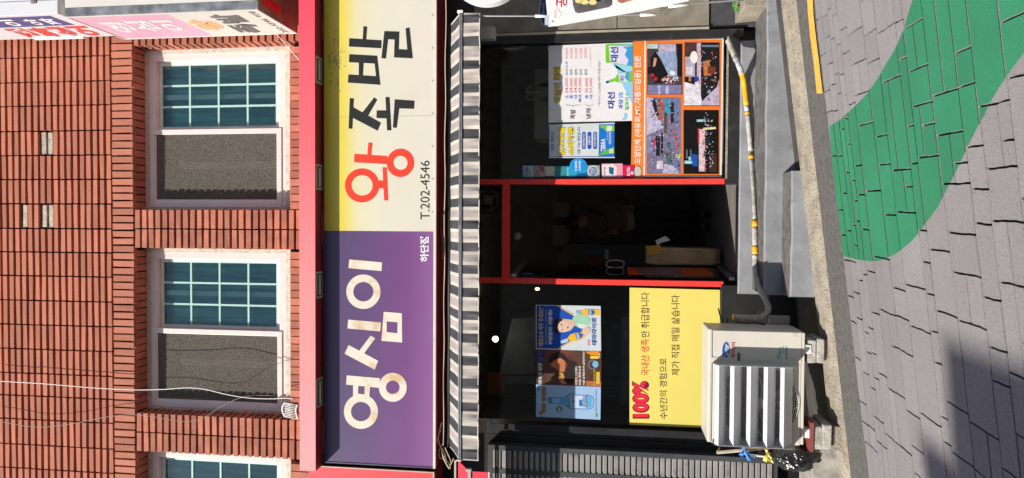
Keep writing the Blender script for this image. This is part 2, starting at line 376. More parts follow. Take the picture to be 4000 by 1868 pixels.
# ------------------------------------------------------------------ shopfront (parts of the building)
YS = 0.0
zfl = Zc(2886, 900, -.05)                 # shop floor / sill level
ZHEAD = Zc(1730)
sf = MB()  # header above glass, dark
sf.box(X0+.03, X1-.03, .035, .4, Zc(1852), 3.905)
sf.build("shop_header", BLACK, bld)
fr = MB()   # black window frames
fr.box(Xc(2400, 165), Xc(2400, 132), -.05, .10, zfl-.02, Zc(1852))
fr.build("black_jamb", BLACK, bld, bevel=.004); fr = MB()
fr.box(Xc(2400, 1692), Xc(2400, 1668), -.05, .10, zfl-.02, Zc(1852))
fr.build("black_jamb", BLACK, bld, bevel=.004); fr = MB()
fr.box(Xc(2400, 1713), Xc(2400, 1692), -.02, .10, zfl-.02, Zc(1852))
fr.build("black_jamb", BLACK, bld, bevel=.004)
for y0, y1 in ((700, 720), (1092, 1113)):
    pp = MB(); pp.box(Xc(2400, y1), Xc(2400, y0), -.035, .06, Zc(2826), Zc(1852))
    pp.build("red_post", REDP, bld, bevel=.003)
MB().box(Xc(1975, 1092), Xc(1975, 720), -.032, .05, Zc(1990), Zc(1963)).build("red_transom", REDP, bld, bevel=.003)
MB().box(Xc(2400, 700), Xc(2400, 165), .0, .006, Zc(2830), Zc(1852)).build("glass_pane", GL, bld)
MB().box(Xc(2400, 1668), Xc(2400, 1113), .0, .006, Zc(2815), Zc(1852)).build("glass_pane", GL, bld)
MB().box(Xc(1900, 1092), Xc(1900, 720), .02, .026, Zc(1963), Zc(1852)).build("glass_pane", GL, bld)
ba = MB()   # black base below glass
ba.box(P(2850, 720).x, P(2850, 120).x, -.045, .12, Zc(2884, 900, -.045), Zc(2832, 900, -.045))
ba.box(P(2850, 1760).x, P(2850, 1113).x, -.045, .12, -.9, Zc(2815, 1300, -.045))
ba.box(P(2850, 1113).x, P(2850, 720).x, -.045, .12, Zc(2884, 900, -.045)-.3, Zc(2884, 900, -.045)-.002)
ba.build("black_base", BLACK, bld, bevel=.006)
rt = MB()   # strip of rough beige sealant at the foot of the photo panel
rt.box(P(2830, 700).x, P(2830, 150).x, -.052, -.043, Zc(2838, 900, -.05), Zc(2831, 900, -.05), j=.002); rt.build("sill_strip", KERB, bld)
# right stone pillar
st = MB(); xr0, xr1 = Xc(2400, 122), X1
st.box(xr0+.01, xr1, -.03, .3, Zc(2402), Zc(1852)); st.box(xr0+.01, xr1, -.03, .3, Zc(2758), Zc(2405)); st.build("stone_panel", STONE, bld, bevel=.003)
MB().box(Xc(2400, 132), Xc(2400, 121.5), -.045, .2, Zc(2758), Zc(1852)).build("pillar_trim", TRIM, bld)
pl = MB(); pl.box(xr0+.0, xr1, -.012, .3, 0, Zc(2758)-.012); pl.build("plinth", mat("plinth_paint", (.05, .05, .055), .6, var=.3, scale=8, bump=.4, bscale=25, dirt=(.16, .15, .14), dscale=9, dth=.6), bld)
# left pillar and louvre
lp = MB(); xl1 = Xc(2400, 1713); xl0 = P(2400, 1768, -.02).x
lp.box(X0, xl1-.003, -.02, .3, -.9, Zc(2393)-.001); lp.box(X0, xl1-.003, -.02, .3, Zc(2390), Zc(1852)); lp.build("dark_stone_pillar", STONED, bld)
lv = MB(); YL = -.12
xa, xb = P(2600, 2120, YL).x, P(2600, 1772, YL).x; zA, zB = P(1905, 1800, YL).z, P(3038, 1800, YL).z
lv.box(xb-.045, xb, YL, -.02, zB, zA); lv.box(xa, xa+.04, YL, -.02, zB, zA); lv.box(xa+.04, xb-.045, YL, -.02, zA-.04, zA); lv.box(xa+.04, xb-.045, YL, -.02, zB, zB+.03)
xm_ = P(2600, 1866, YL).x; lv.box(xm_-.045, xm_, YL+.002, -.02, zB+.03, zA-.04)
lv.build("louvre_frame", mat("louvre_frame_paint", (.05, .055, .06), .45, var=.2, dirt=(.3, .28, .26), dscale=8, dth=.66), bld)
sl_ = MB(); z = zB+.04; 
for (qa, qb) in ((xm_, xb-.045), (xa+.04, xm_-.045)):
    z = zB+.045
    while z < zA-.06:
        sl_.add([(qa, YL+.005, z), (qb, YL+.005, z), (qb, YL+.06, z+.04), (qa, YL+.06, z+.04), (qa, YL+.005, z+.028), (qb, YL+.005, z+.028), (qb, YL+.062, z+.068), (qa, YL+.062, z+.068)],
                [(0, 1, 5, 4), (3, 2, 6, 7), (4, 5, 6, 7), (0, 3, 2, 1), (0, 4, 7, 3), (1, 2, 6, 5)]); z += .0505
sl_.build("louvre_slats", mat("louvre_paint", (.25, .24, .23), .5, var=.15, dirt=(.12, .11, .1), dscale=7), bld)
# interior shell
it = MB(); xi0, xi1 = Xc(2400, 1700), Xc(2400, 128)
it.box(xi0-.5, xi0-.45, .3, 4, 0, 3.6); it.box(xi1+.45, xi1+.5, .3, 4, 0, 3.6); it.box(xi0-.5, xi1+.5, 4, 4.05, 0, 3.6); it.box(xi0-.5, xi1+.5, .401, 4, 3.3, 3.35)
it.build("interior_wall", WALLIN, bld)
MB().box(xi0-.45, xi1+.45, .121, 4, zfl-.2, zfl-.01).build("interior_floor", FLOORIN, bld)
# exhaust fan in transom
fan = bpy.data.objects.new("exhaust_fan", None); COL.objects.link(fan); fan.parent = bld; fan.location = P(1906, 781, .05)-wloc(bld)
fc = P(1906, 781, .05); R_ = .098
q = MB(); q.tube([fc+Vector((R_*math.cos(a), 0, R_*math.sin(a))) for a in [2*math.pi*k/40 for k in range(41)]], .004, 6); q.build("guard_ring", TRIM, fan, True)
q = MB(); q.prism([fc+Vector((.042*math.cos(2*math.pi*k/28), 0, .042*math.sin(2*math.pi*k/28))) for k in range(28)], (0, .05, 0)); q.build("hub", TRIM, fan)
q = MB()
for k in range(4):
    a = k*math.pi/2+.3; d = Vector((math.cos(a), 0, math.sin(a))); n_ = Vector((-d.z, 0, d.x))
    q.prism([fc+d*.03+n_*.03, fc+d*.095+n_*.012, fc+d*.095, fc+d*.03+n_*.02], (0, .01, 0))
q.build("fan_arm", TRIM, fan)
MB().box(fc.x-.13, fc.x+.13, .15, .16, fc.z-.14, fc.z+.12).build("fan_box", mat("fan_back", (.03, .03, .03), .7), fan)
# glass door, opened inwards
dr = bpy.data.objects.new("glass_door", None); COL.objects.link(dr); dr.parent = bld
hx = Xc(2400, 1086); dr.location = Vector((hx, .03, zfl))-wloc(bld)
fx = P(2400, 1036, .88).x; dv = Vector((fx-hx, .85, 0)); dn = dv.normalized(); pn = Vector((dn.y, -dn.x, 0))
def dpt(u_, z): return Vector((hx, .03, 0))+dn*u_+Vector((0, 0, z))
zd0, zd1 = zfl+.015, Zc(1995)
def dbox(mb, u0, u1, z0, z1, o0, o1):
    ps = [dpt(u0, z0), dpt(u1, z0), dpt(u1, z1), dpt(u0, z1)]; return mb.prism([p_+pn*o0 for p_ in ps], pn*(o1-o0))
dbox(MB(), 0, .85, zd0+.05, zd1-.05, 0, .010).build("door_glass", GL, dr)
dbox(MB(), 0, .85, zd0, zd0+.05, -.008, .018).build("door_rail", ALU, dr); dbox(MB(), 0, .85, zd1-.05, zd1, -.008, .018).build("door_rail", ALU, dr)
hp = [dpt(.74+.0, 0)]
hc = P(2403, 1038, .62); hz = hc.z
q = MB(); ring_ = []
for k in range(33):
    a = 2*math.pi*k/32; cx_, cz_ = .038*math.cos(a), .10*math.sin(a); cz_ = math.copysign(min(abs(cz_), .085), cz_)
    ring_.append(dpt(.60, hz+cz_)+pn*(.045+cx_))
q.tube(ring_, .006, 8); q.build("door_handle", ALU, dr, True)
dp = MB(); dbox(dp, .12, .62, Zc(2800), Zc(2680), .011, .013); dp.build("door_poster", ink(215, 105, 45), dr)
dp = MB(); dbox(dp, .12, .62, Zc(2680)+.002, Zc(2500), .011, .013); dp.build("door_poster", mat("door_print", (.16, .11, .14), .5, var=.6, scale=18), dr)
dp = MB(); dbox(dp, .12, .62, Zc(2500)+.002, Zc(2455), .011, .013); dp.build("door_poster", ink(230, 95, 40), dr)
dp = MB(); dbox(dp, .05, .12, Zc(2075), Zc(2035), .011, .013); dp.build("door_sticker", ink(60, 140, 200), dr)

# ================================================================== CANOPY over the sign
YC = -.50
can = thing("sign_canopy", "long pinkish red metal canopy with four recessed lamps above the shop sign", "canopy", P(1235, 934, YC))
xL, xR = P(1231, 1841, YC).x, P(1231, -420, YC).x; zc0, zc1 = P(1231, 934, YC).z, P(1169, 934, YC).z
q = MB(); q.box(xL, xR, YC, YC+.003, zc0, zc1); q.box(xL, xR, YC+.003, .0, zc1-.003, zc1); q.box(xL, xL+.003, YC+.003, 0, zc0, zc1-.003); q.build("fascia", ramp_z("canopy_red_ramp_x", [(P(1231, 1841, YC).x, (.76, .31, .31)), (P(1231, 1100, YC).x, (.76, .25, .25)), (P(1231, 500, YC).x, (.76, .13, .15)), (P(1231, -100, YC).x, (.74, .06, .10))], .3, axis="X", noise=.25, var=.06, spec=.5), can)  # red runs paler and pinker toward the left end
MB().box(xL+.003, xR, YC+.003, -.335, zc0+.002, zc0+.006).build("soffit", REDD, can)
for (ya, yb) in ((222, 326), (643, 741), (1062, 1165), (1478, 1590)):
    lm = bpy.data.objects.new("recessed_lamp", None); COL.objects.link(lm); lm.parent = can
    xa_, xb_ = P(1250, yb, -.43).x, P(1250, ya, -.43).x; lm.location = Vector(((xa_+xb_)/2, -.43, zc0))-wloc(can)
    a, b_, c, d, zz = xa_, xb_, YC+.012, -.345, zc0-.004
    f_ = MB(); f_.box(a, b_, c, c+.014, zz, zc0+.001); f_.box(a, b_, d-.014, d, zz, zc0+.001); f_.box(a, a+.014, c+.014, d-.014, zz, zc0+.001); f_.box(b_-.014, b_, c+.014, d-.014, zz, zc0+.001)
    f_.build("lamp_frame", mat("lamp_frame_metal", (.42, .37, .30), .4, var=.2), lm)
    MB().box(a+.014, b_-.014, c+.014, d-.014, zc0-.001, zc0+.001).build("lamp_glass", mat("lamp_lens", (.10, .09, .075), .15, var=.4, scale=20), lm)
    tb = MB(); tb.tube([(a+.03, (c+d)/2, zc0-.005), (b_-.03, (c+d)/2, zc0-.005)], .009, 8); tb.build("lamp_tube", mat("lamp_tube", (.5, .47, .4), .3), lm)

# ================================================================== SHOP SIGN
YG = -.35
sg = thing("shop_sign", "wide lightbox shop sign, purple left half and cream right half with big letters", "sign", P(1700, 934, YG))
sx0, sx1 = P(1500, 1820, YG).x, P(1500, -420, YG).x; sz0, sz1 = P(1703, 934, YG).z, P(1262, 934, YG).z
xdiv = P(1480, 903, YG).x
q = MB(); q.box(sx0, sx1, YG+.02, .0, sz0+.0, sz1); q.build("sign_box", REDD, sg)
q = MB(); q.box(sx0, sx1, YG-.005, YG+.02, sz0, sz0+.022); q.build("lower_rim", mat("sign_rim_white", (.62, .58, .50), .4, var=.08), sg)
q = MB(); q.box(sx0, sx0+.012, YG-.005, YG+.02, sz0+.022, sz1); q.box(sx0+.012, sx1, YG-.005, YG+.02, sz1-.012, sz1); q.build("dark_rim", mat("sign_rim_dark", (.06, .05, .09), .4), sg)
zr = lambda x: P(x, 934, YG).z
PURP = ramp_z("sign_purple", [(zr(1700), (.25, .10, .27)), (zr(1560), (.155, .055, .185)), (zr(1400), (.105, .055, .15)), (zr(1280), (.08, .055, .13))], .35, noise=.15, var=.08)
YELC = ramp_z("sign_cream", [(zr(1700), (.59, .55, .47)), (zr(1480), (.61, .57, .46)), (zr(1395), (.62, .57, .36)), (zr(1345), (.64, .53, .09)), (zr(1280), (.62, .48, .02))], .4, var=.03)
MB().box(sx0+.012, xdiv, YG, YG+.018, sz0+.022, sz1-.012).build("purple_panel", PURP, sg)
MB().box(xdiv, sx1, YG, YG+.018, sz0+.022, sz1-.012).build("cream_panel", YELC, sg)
# rust-black water stains below the canopy on the cream panel
q = MB()
for k in range(190):
    cx_ = 1283+abs(random.gauss(0, 26)); cy_ = random.choice((175, 225, 240, 260, 330))+random.gauss(0, 20); r_ = random.choice((.6, .9, 1.2, 1.6, 2.6))
    sl(q, [(cx_+r_*random.uniform(.6, 1.5)*math.cos(a), cy_+r_*1.3*random.uniform(.5, 1.4)*math.sin(a)) for a in [k2*math.pi/5 for k2 in range(10)]], YG-.001, .001)
q.build("stain", mat("stain_brown", (.30, .25, .09), .8, var=.4, scale=30), sg)
z3 = lambda a: [(1200+x/1.504, y/1.504) for x, y in a]
z5 = lambda a: [(1200+x/2.005, 700+y/2.005) for x, y in a]
z6 = lambda a: [(1200+x/1.801, 1200+y/1.801) for x, y in a]
INKB = mat("letter_black", (.022, .021, .02), .4, var=.2); INKR = mat("letter_red", (.80, .05, .022), .35, var=.04)
INKW = mat("letter_cream", (.66, .60, .50), .45, var=.05, scale=6, dirt=(.55, .38, .20), dscale=4.5, dth=.50)
def glyph(parts, m, Y=YG-.0015):
    mb = MB(); k = 0
    for pts in parts:
        hole = ()
        if isinstance(pts, tuple): pts, hole = pts
        sl(mb, pts, Y-.00025*k, .0012, [hole] if hole else ()); k += 1
    return mb.build("letter", m, sg)
glyph([z3([(247, 319), (411, 328), (416, 375), (245, 366)]), z3([(242, 438), (424, 450), (430, 499), (239, 486)]), z3([(303, 367), (331, 369), (327, 445), (303, 443)]), z3([(396, 372), (416, 375), (424, 452), (404, 449)]),
       z3([(247, 226), (436, 238), (434, 284), (245, 274)]), z3([(330, 156), (351, 157), (346, 233), (326, 231)]),
       z3([(436, 342), (453, 184), (540, 187), (537, 290), (588, 293), (578, 167), (600, 163), (619, 343), (510, 338), (513, 233), (474, 231), (461, 345)])], INKB)
glyph([z3([(250, 577), (274, 579), (265, 757), (243, 755)]), z3([(255, 668), (268, 630), (433, 722), (414, 769), (262, 690)]), z3([(393, 573), (411, 587), (357, 682), (322, 664)]),
       z3([(460, 571), (483, 572), (494, 766), (469, 767)]), z3([(408, 650), (466, 650), (468, 696), (407, 694)]), z3([(514, 585), (629, 593), (627, 640), (540, 637), (525, 752), (503, 750)])], INKB)
glyph([(z3(ell(322, 1090, 101, 100)), z3(ell(322, 1090, 62, 60))), z3([(405, 1060), (449, 1062), (449, 1108), (405, 1108)]), z3([(442, 984), (467, 984), (476, 1179), (452, 1178)]),
       z3([(277, 905), (470, 918), (468, 965), (275, 954)]), z3([(359, 838), (383, 841), (375, 914), (353, 913)]), (z3(ell(547, 958, 80, 83)), z3(ell(547, 958, 42, 42)))], INKR)
glyph([z5([(330, 629), (586, 652), (582, 720), (323, 697)]), (z5(ell(440, 882, 134, 135)), z5(ell(440, 882, 79, 76)))], INKW)
glyph([z6([(288, 88), (519, 108), (514, 171), (283, 150)]), z6([(291, 266), (499, 378), (475, 440), (263, 328)]), z6([(447, 200), (478, 220), (400, 325), (367, 306)]),
       (z6([(538, 33), (666, 43), (668, 249), (522, 237)]), z6([(560, 100), (636, 107), (634, 184), (559, 175)]))], INKW)
glyph([(z6(ell(378, 735, 120, 122)), z6(ell(378, 735, 70, 68))), (z6([(323, 545), (442, 558), (435, 650), (322, 628)]), z6([(360, 553), (405, 558), (402, 615), (357, 608)])),
       z6([(278, 480), (512, 500), (506, 568), (274, 545)]), (z6(ell(602, 564, 98, 102)), z6(ell(602, 564, 48, 47)))], INKW)
txt("T.202-4546", 1642, 1678, 628, 858, YG-.0015, INKB, sg, .0)
txt("하단점", 1641, 1675, 925, 1023, YG-.0015, mat("letter_white", (.75, .73, .72), .4), sg, .03)

# neighbour's red sign, lower left
ns = thing("neighbour_sign", "plain red sign panel cut by the left edge of the facade, beside the purple sign", "sign", P(1700, 1868, -.36))
nx1 = P(1500, 1836, -.36).x; nz0, nz1 = P(1694, 1850, -.36).z, P(1206, 1850, -.36).z
MB().box(-5, nx1, -.355, 0, nz0, nz1).build("sign_box", REDD, ns)
MB().box(-5, nx1, -.36, -.3552, nz0, nz1).build("red_face", mat("neighbour_red", (.66, .06, .07), .4, var=.06, dirt=(.8, .25, .22), dscale=12, dth=.7), ns)
q = MB(); q.box(-5, nx1+.008, -.372, -.35, nz0-.008, nz0+.004); q.box(nx1, nx1+.008, -.372, -.35, nz0+.004, nz1); q.build("rim", TRIM, ns)

# ================================================================== STRIPED AWNING
YA = -.58
aw = thing("striped_awning", "narrow retracted awning with dark and pale stripes under the shop sign", "awning", P(1800, 934, YA))
ax0, ax1 = P(1800, 1796, YA).x, P(1800, 52, YA).x; abz = P(1799, 934, YA).z
bands = [(57, 90), (143, 180), (236, 271), (326, 362), (415, 452), (504, 542), (595, 632), (685, 720), (774, 808), (861, 895), (948, 983), (1036, 1070), (1125, 1161), (1215, 1250), (1303, 1339), (1391, 1429), (1480, 1518), (1572, 1608), (1664, 1700), (1755, 1794)]
bX = [(P(1840, b_, YA).x, P(1840, a, YA).x) for a, b_ in bands]
def stripe(x):
    for a, b_ in bX:
        if a <= x <= b_: return 1
        if a-.028 < x < a or b_ < x < b_+.028: return 2
    return 0
cols = [ax0, ax1]+[v for a, b_ in bX for v in (a-.028, a, b_, b_+.028)]
cols = sorted(c for c in cols if ax0 <= c <= ax1)
fine = []
for a, b_ in zip(cols[:-1], cols[1:]):
    n = max(1, int((b_-a)/.02)); fine += [a+(b_-a)*k/n for k in range(n)]
fine.append(cols[-1])
q = MB(); zv0, zv1 = P(1871, 934, YA).z, P(1806, 934, YA).z; NR = 5
def vy(x, t): return YA-.004+t*(.010*math.sin(x*19)+.007*math.sin(x*43+1)+.004*math.sin(x*91))
for i in range(len(fine)-1):
    mi = stripe((fine[i]+fine[i+1])/2)
    for r in range(NR):
        t0, t1 = r/NR, (r+1)/NR; a, b_ = fine[i], fine[i+1]
        q.add([(a, vy(a, t0), zv1+(zv0-zv1)*t0), (b_, vy(b_, t0), zv1+(zv0-zv1)*t0), (b_, vy(b_, t1), zv1+(zv0-zv1)*t1), (a, vy(a, t1), zv1+(zv0-zv1)*t1)], [(0, 1, 2, 3)], mi)
o = q.build("valance", [STRL, STRD, STRE], aw); md = o.modifiers.new("t", 'SOLIDIFY'); md.thickness = .0015
q = MB(); q.tube([(x, vy(x, 1), zv0) for x in fine[::2]+[fine[-1]]], .0045, 6); q.build("piping", mat("valance_piping", (.62, .58, .5), .6), aw, True)
# sloping cloth up to the roller
q = MB(); ybk = YA+.33; zbk = P(1757, 934, ybk).z
def zs(x, t):
    sag = .010*math.sin(t*math.pi)*math.sin(x*17+2)
    return abz+.014+(zbk-abz-.014)*t+sag
for i in range(len(fine)-1):
    mi = stripe((fine[i]+fine[i+1])/2); a, b_ = fine[i], fine[i+1]
    for r in range(4):
        t0, t1 = r/4, (r+1)/4
        q.add([(a, YA+.01+(ybk-YA-.01)*t0, zs(a, t0)), (b_, YA+.01+(ybk-YA-.01)*t0, zs(b_, t0)), (b_, YA+.01+(ybk-YA-.01)*t1, zs(b_, t1)), (a, YA+.01+(ybk-YA-.01)*t1, zs(a, t1))], [(0, 1, 2, 3)], mi)
o = q.build("sloping_cloth", [STRL, STRD, STRE], aw); md = o.modifiers.new("t", 'SOLIDIFY'); md.thickness = .0015
q = MB(); q.box(ax0, ax1, YA-.012, YA+.012, abz-.012, abz+.014); q.box(ax0, ax1, YA-.017, YA-.012, abz-.010, abz-.004); q.box(ax0, ax1, YA-.017, YA-.012, abz+.004, abz+.010); q.build("front_bar", mat("awning_bar", (.36, .37, .38), .35, var=.25, scale=15, metal=.6, dirt=(.2, .14, .09), dscale=12, dth=.62), aw)
q = MB(); q.box(ax0-.008, ax0, YA-.02, YA+.016, abz-.015, abz+.03); q.box(ax1, ax1+.02, YA-.02, YA+.016, abz-.015, abz+.03); q.build("end_cap", WHITE, aw)
q = MB(); q.tube([(ax0, ybk, zbk-.0), (ax1, ybk, zbk-.0)], .03, 12); q.build("roller", BLKM, aw, True)
for (y0, y1, x0, x1) in ((104, 152, 1820, 1932), (1645, 1691, 1820, 1904)):
    q = MB(); pbox(q, x0, x1, y0, y1, -.45, -.36); q.build("wall_bracket", mat("bracket_grey", (.36, .34, .30), .5, var=.1), aw, bevel=.003)
    q = MB(); q.tube([(P(x0, (y0+y1)/2, -.45).x, -.40, P(1850, 934, -.4).z), (P(x0, (y0+y1)/2, -.45).x, YA, abz)], .014, 8); q.build("folding_arm", ALU, aw)
# crank rod
cr_ = thing("awning_crank", "thin grey metal crank rod hanging from the awning beside the menu banner", "crank", P(1880, 63, -.55))
q = MB(); q.tube(smoothpath([P(1800, 62, -.55), P(2100, 63, -.55), P(2560, 57, -.55), P(2590, 55, -.55), P(2620, 25, -.55), P(2700, 15, -.55), P(2905, 0, -.55)], 4), .0075, 8); q.build("rod", ALU, cr_, True)
for a, b_ in (((2090, 63), (2140, 63)), ((2500, 59), (2562, 57)), ((2610, 27), (2690, 17))):
    q = MB(); q.tube([P(*a, -.55), P(*b_, -.55)], .0125, 10); q.build("grip", WHITE, cr_, True)
q = MB(); q.tube([P(2540, 25, -.5), P(2612, 21, -.5)], .011, 8); q.build("grip", WHITE, cr_, True)
# wall cable behind awning
cb = MB(); cb.tube(smoothpath([P(1742-.006*(y-0)+1.5*math.sin(y*.02), y, -.30) for y in range(-60, 1741, 60)], 3), .0045, 6)
tag(cb.build("wall_cable", CABLE, None, True), "long cream cable running level in the dark gap under the sign", "cable")
q = MB()
for pts in ([(1740, 820), (1722, 860), (1722, 900), (1732, 950), (1730, 1010)],):
    q.tube(smoothpath([P(*a, -.31) for a in pts], 6), .004, 6)
tag(q.build("loose_cable", BCAB, None, True), "loose black cable end looping out of the gap above the awning", "cable")
q = MB()
for pts, r_ in (([(1726, 1650), (1712, 1700), (1716, 1735), (1724, 1752), (1733, 1790), (1755, 1830), (1758, 1818), (1744, 1800), (1738, 1775), (1725, 1752)], .006),
            ([(1728, 1735), (1715, 1760), (1716, 1785), (1728, 1793), (1738, 1780)], .004), ([(1738, 1748), (1750, 1775), (1760, 1800), (1755, 1825), (1768, 1800), (1772, 1790)], .004), ([(1722, 1680), (1708, 1720), (1722, 1745)], .004)):
    q.tube(smoothpath([P(*a, -.30+.01*math.sin(i_)) for i_, a in enumerate(pts)], 6), r_, 6)
tag(q.build("cable_coil", CABLE, None, True), "tangled cream cable coil hanging at the left end of the striped awning", "cable")
# neighbour's red awning
na = thing("red_awning", "red cloth awning corner at the lower left edge beside the striped awning", "awning", P(1840, 1868, -.62))
q = MB(); xe = P(1855, 1842, -.62).x
q.add([P(1791, 1800, -.45), P(1790, 1900, -.45), P(1833, 1900, -.62), P(1833, 1842, -.62)], [(0, 1, 2, 3)]); q.add([(-5, -.45, P(1790, 1900, -.45).z), P(1790, 1900, -.45), P(1833, 1900, -.62), (-5, -.62, P(1833, 1900, -.62).z)], [(0, 1, 2, 3)])
o = q.build("sloping_cloth", NAWN, na); o.modifiers.new("t", 'SOLIDIFY').thickness = .002
q = MB(); q.box(-5, xe, -.623, -.619, P(1908, 1855, -.62).z, P(1840, 1855, -.62).z); q.build("valance", NAWN, na)
q = MB(); q.box(-5, xe+.002, -.626, -.616, P(1912, 1855, -.62).z, P(1908, 1855, -.62).z+.0); q.build("piping", WHITE, na)
q = MB(); q.box(-5, xe+.008, -.635, -.612, P(1840, 1855, -.62).z, P(1829, 1855, -.62).z); q.build("front_bar", ALU, na)
q = MB(); pbox(q, 1820, 1840, 1834, 1843, -.64, -.60); q.build("end_cap", TRIM, na)
q = MB(); pbox(q, 1774, 1781, 1799, 2100, -.42, -.40); q.build("support_tube", TRIM, na)

# ================================================================== PROJECTING SIGNS (perpendicular to the wall, left face in view)
YI, YO = -.10, -.85
def sidesign(name, label, pin_top, pin_bot, thick):
    X = P(pin_bot[0], pin_bot[1], YI).x; ztop_ = P(pin_top[0], pin_top[1], YI).z; zbot = P(pin_bot[0], pin_bot[1], YI).z
    t = thing(name, label, "sign", (X, YI, zbot)); return t, X, ztop_, zbot
s1, SX, SZ1, SZ0 = sidesign("projecting_sign", "projecting lightbox sign, faded pink top and white bottom, right of the windows", (485, 142), (1162, 130), .3)
q = MB(); q.box(SX+.003, SX+.30, YO+.01, YI, SZ0+.012, SZ1-.012); q.build("sign_body", SIGNW, s1)
q = MB(); q.box(SX+.001, SX+.075, YO-.004, YO+.01, SZ0, SZ1); q.build("metal_edge", GALV, s1)
q = MB(); q.box(SX+.078, SX+.30, YO-.002, YO+.01, SZ0+.02, SZ1); q.build("front_cover", SIGNW, s1)
q = MB(); q.box(SX+.001, SX+.30, YO+.01, YI, SZ0, SZ0+.012); q.build("under_plate", mat("rusty_olive", (.16, .13, .08), .6, var=.35, scale=6, dirt=(.28, .24, .16), dscale=5), s1)
q = MB(); q.box(SX+.06, SX+.15, YO+.05, -.45, SZ0-.003, SZ0); q.build("under_reflector", RED, s1)
def side_pt(u_, v_, o_=.0, z0=None, z1=None, X=None):
    """u_ 0..1 from the outer edge to the wall, v_ 0..1 from bottom to top"""
    return Vector(((SX if X is None else X)-o_, YO+(YI-YO)*u_, (SZ0 if z0 is None else z0)+((SZ1-SZ0) if z0 is None else (z1-z0))*v_))
zdv = PX(620, 37, SX).z; zdv2 = PX(815, 132, SX).z; zd_ = (zdv+zdv2)/2
PINKF = mat("faded_pink", (.60, .36, .47), .4, var=.06, scale=3, stretch=(1, 1, 12))
MB().box(SX-.001, SX+.003, YO+.012, YI-.01, zd_, SZ1-.015).build("pink_face", PINKF, s1)
MB().box(SX-.001, SX+.003, YO+.012, YI-.01, SZ0+.012, zd_).build("white_face", SIGNW, s1)
q = MB(); q.box(SX-.006, SX+.001, YO, YO+.012, SZ0, SZ1); q.box(SX-.006, SX+.001, YI-.01, YI, SZ0, SZ1); q.box(SX-.006, SX+.001, YO+.012, YI-.01, SZ1-.015, SZ1); q.box(SX-.006, SX+.001, YO+.012, YI-.01, SZ0, SZ0+.012); q.build("rim", SIGNW, s1)
def side_txt(s_, px_a, px_b, m, parent, X, bold=.02):
    """px_a: photo pixel of upper left (outer) corner, px_b: lower right (wall) corner of the lettering"""
    a = PX(*px_a, X-.002); b_ = PX(*px_b, X-.002); y0, y1 = min(a.y, b_.y), max(a.y, b_.y); z0, z1 = min(a.z, b_.z), max(a.z, b_.z)
    # seen from the left, reading direction runs from the wall outwards
    O = Vector((X-.002, y1, z0)); return text(s_, O, Vector((0, y0-y1, 0)), Vector((0, 0, z1-z0)), "lettering", m, parent, bold)
uz = lambda v_: SZ0+(SZ1-SZ0)*v_
def sq(u0, u1, v0, v1, s_, m, bold=.02, par=None, X=None, z0=None, z1=None):
    X = SX if X is None else X; za = SZ0 if z0 is None else z0; zb_ = SZ1 if z1 is None else z1
    ya, yb = YO+(YI-YO)*u0, YO+(YI-YO)*u1; z0_ = za+(zb_-za)*v0; z1_ = za+(zb_-za)*v1
    text(s_, Vector((X-.003, yb, z0_)), Vector((0, ya-yb, 0)), Vector((0, 0, z1_-z0_)), "lettering", m, par or s1, bold)
WT = mat("letter_white_faded", (.68, .60, .60), .5); LG = mat("letter_grey", (.12, .115, .11), .5)
def sp_txt(s_, u0, u1, xa, xb, m, bold):
    ya, yb = YO+(YI-YO)*u0, YO+(YI-YO)*u1; ymid = (ya+yb)/2; um = (u0+u1)/2
    za, zb_ = PX(xa, 47+95*.45, SX).z, PX(xb, 47+95*.45, SX).z
    text(s_, Vector((SX-.003, yb, zb_)), Vector((0, ya-yb, 0)), Vector((0, 0, za-zb_)), "lettering", m, s1, bold)
sp_txt("영", .24, .70, 385, 485, WT, .04); sp_txt("심", .24, .70, 492, 588, WT, .04); sp_txt("이", .24, .70, 598, 690, WT, .04)
sp_txt("왕", .28, .74, 742, 845, mat("letter_orange", (.80, .36, .16), .5), .045); sp_txt("발", .12, .48, 868, 985, LG, .045); sp_txt("족", .52, .90, 868, 985, LG, .045)
sp_txt("202-4546", .34, .95, 1043, 1068, LG, .01); sp_txt("하단점", .06, .28, 1043, 1068, LG, .01)
q = MB(); q.box(SX+.04, SX+.09, YI, .03, SZ1-.3, SZ1-.25); q.box(SX+.04, SX+.09, YI, .03, SZ0+.25, SZ0+.3); q.build("bracket", GALV, s1)
_p = P(1150, 300, -.15)
tag(MB().tube([PX(1078, 131, SX-.0), P(1172, 240, -.3)], .003, 6).build("guy_wire", WCAB, None, True), "thin pale wire slanting from the pink and white sign to the red canopy", "wire")
SZ1b = SZ1+.03
s2 = thing("projecting_sign", "white projecting sign with red letters and a navy band, topmost on the right", "sign", P(458, 141, YI))
X2 = P(458, 141, YI).x; A0 = P(458, 141, YI).z; A1 = A0+1.9
q = MB(); q.box(X2, X2+.45, YO, YI, A0, A1); q.build("sign_body", mat("sign_body_white", (.60, .60, .62), .35, var=.03), s2, bevel=.004)
q = MB(); q.box(X2+.115, X2+.118, YO-.004, YO, A0+.01, A1); q.build("door_seam", GCAB, s2)
hz_ = P(133, 14, YO).z
q = MB(); q.box(X2+.093, X2+.142, YO-.009, YO-.004, hz_-.024, hz_+.024); q.tube([(X2+.1165, YO-.011, hz_-.024), (X2+.1165, YO-.011, hz_+.024)], .004, 8); q.build("hinge", mat("hinge_steel", (.30, .24, .22), .4, metal=.5, var=.4, scale=40), s2)
NAVY = mat("sign_navy", (.075, .08, .22), .4, var=.05); LRED = mat("sign_letter_red", (.72, .07, .06), .4, var=.05)
